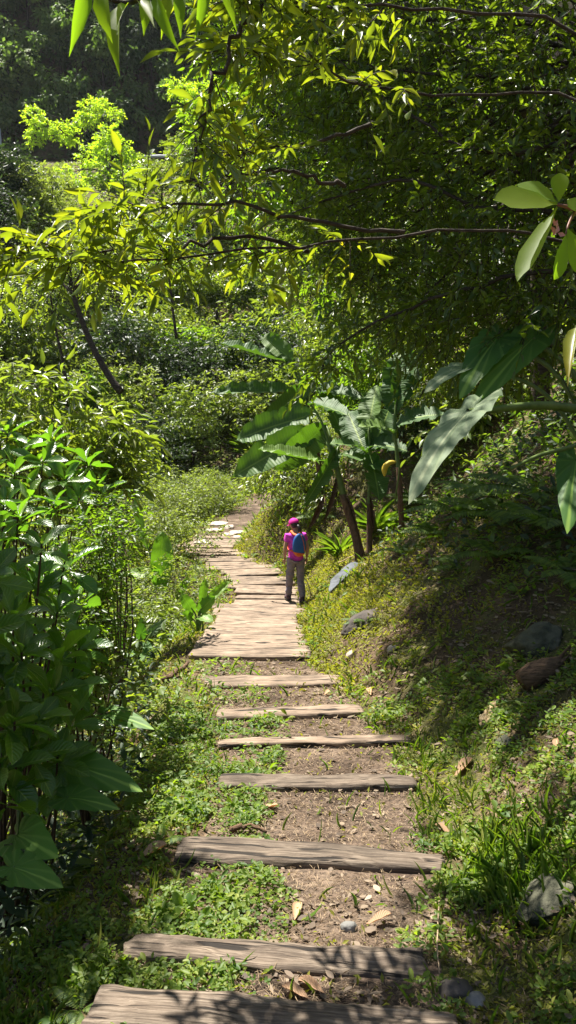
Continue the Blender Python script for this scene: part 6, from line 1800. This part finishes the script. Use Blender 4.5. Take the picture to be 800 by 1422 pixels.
# ------------------------------------------------------------------ light, sky, camera
w = bpy.data.worlds.new('World'); SC.world = w; w.use_nodes = True
wt = w.node_tree; wt.nodes.clear()
sky = wt.nodes.new('ShaderNodeTexSky'); sky.sky_type = 'NISHITA'; sky.sun_disc = False
sky.sun_elevation = SUN_EL; sky.sun_rotation = SUN_AZ; sky.air_density = 1.0; sky.dust_density = 1.2
bg = wt.nodes.new('ShaderNodeBackground'); bg.inputs[1].default_value = SKY_STRENGTH
wo = wt.nodes.new('ShaderNodeOutputWorld'); wt.links.new(sky.outputs[0], bg.inputs[0]); wt.links.new(bg.outputs[0], wo.inputs[0])
sl = bpy.data.lights.new('sun', 'SUN'); sl.energy = SUN_STRENGTH; sl.angle = math.radians(.5); sl.color = (1.0, .95, .86)
so = bpy.data.objects.new('sun', sl); COL.objects.link(so)
so.rotation_euler = Vector(tuple(SUN_DIR)).to_track_quat('Z', 'Y').to_euler(); so.location = tuple(SUN_DIR * 60)
if HAZE > 0:
    bm = bmesh.new(); bmesh.ops.create_cube(bm, size=1.0)
    for v in bm.verts: v.co = (v.co.x * 220, 69 + v.co.y * 160, 82 + v.co.z * 194)
    me = bpy.data.meshes.new('haze'); bm.to_mesh(me); bm.free()
    hm = bpy.data.materials.new('air'); hm.use_nodes = True; ht = hm.node_tree; ht.nodes.clear(); ho = ht.nodes.new('ShaderNodeOutputMaterial')
    pv = ht.nodes.new('ShaderNodeVolumePrincipled'); pv.inputs['Density'].default_value = HAZE; pv.inputs['Color'].default_value = (.93, .96, 1, 1); pv.inputs['Anisotropy'].default_value = .2
    ht.links.new(pv.outputs[0], ho.inputs['Volume']); me.materials.append(hm)
    o = bpy.data.objects.new('haze', me); COL.objects.link(o); o['kind'] = 'stuff'; o['label'] = 'thin pale haze in the valley air'
    SC.cycles.volume_bounces = 0
cd = bpy.data.cameras.new('camera'); co_ = bpy.data.objects.new('camera', cd); COL.objects.link(co_)
cd.sensor_fit = 'VERTICAL'; cd.sensor_height = 24.0; cd.lens = FPX / 1422 * 24.0; cd.clip_start = .05; cd.clip_end = 600
co_.location = tuple(CAM); co_.rotation_euler = (math.radians(90) - PITCH, 0, 0)
SC.camera = co_
SC.render.engine = 'CYCLES'
SC.cycles.use_denoising = True
SC.cycles.max_bounces = 8; SC.cycles.diffuse_bounces = 4; SC.cycles.glossy_bounces = 2; SC.cycles.transmission_bounces = 4; SC.cycles.transparent_max_bounces = 8
SC.cycles.caustics_reflective = False; SC.cycles.caustics_refractive = False
SC.cycles.sample_clamp_indirect = 6
vs = SC.view_settings; SC.display_settings.display_device = 'sRGB'
vs.view_transform = 'Standard'; vs.look = 'None'; vs.exposure = EXPOSURE; vs.gamma = 1; vs.use_curve_mapping = False
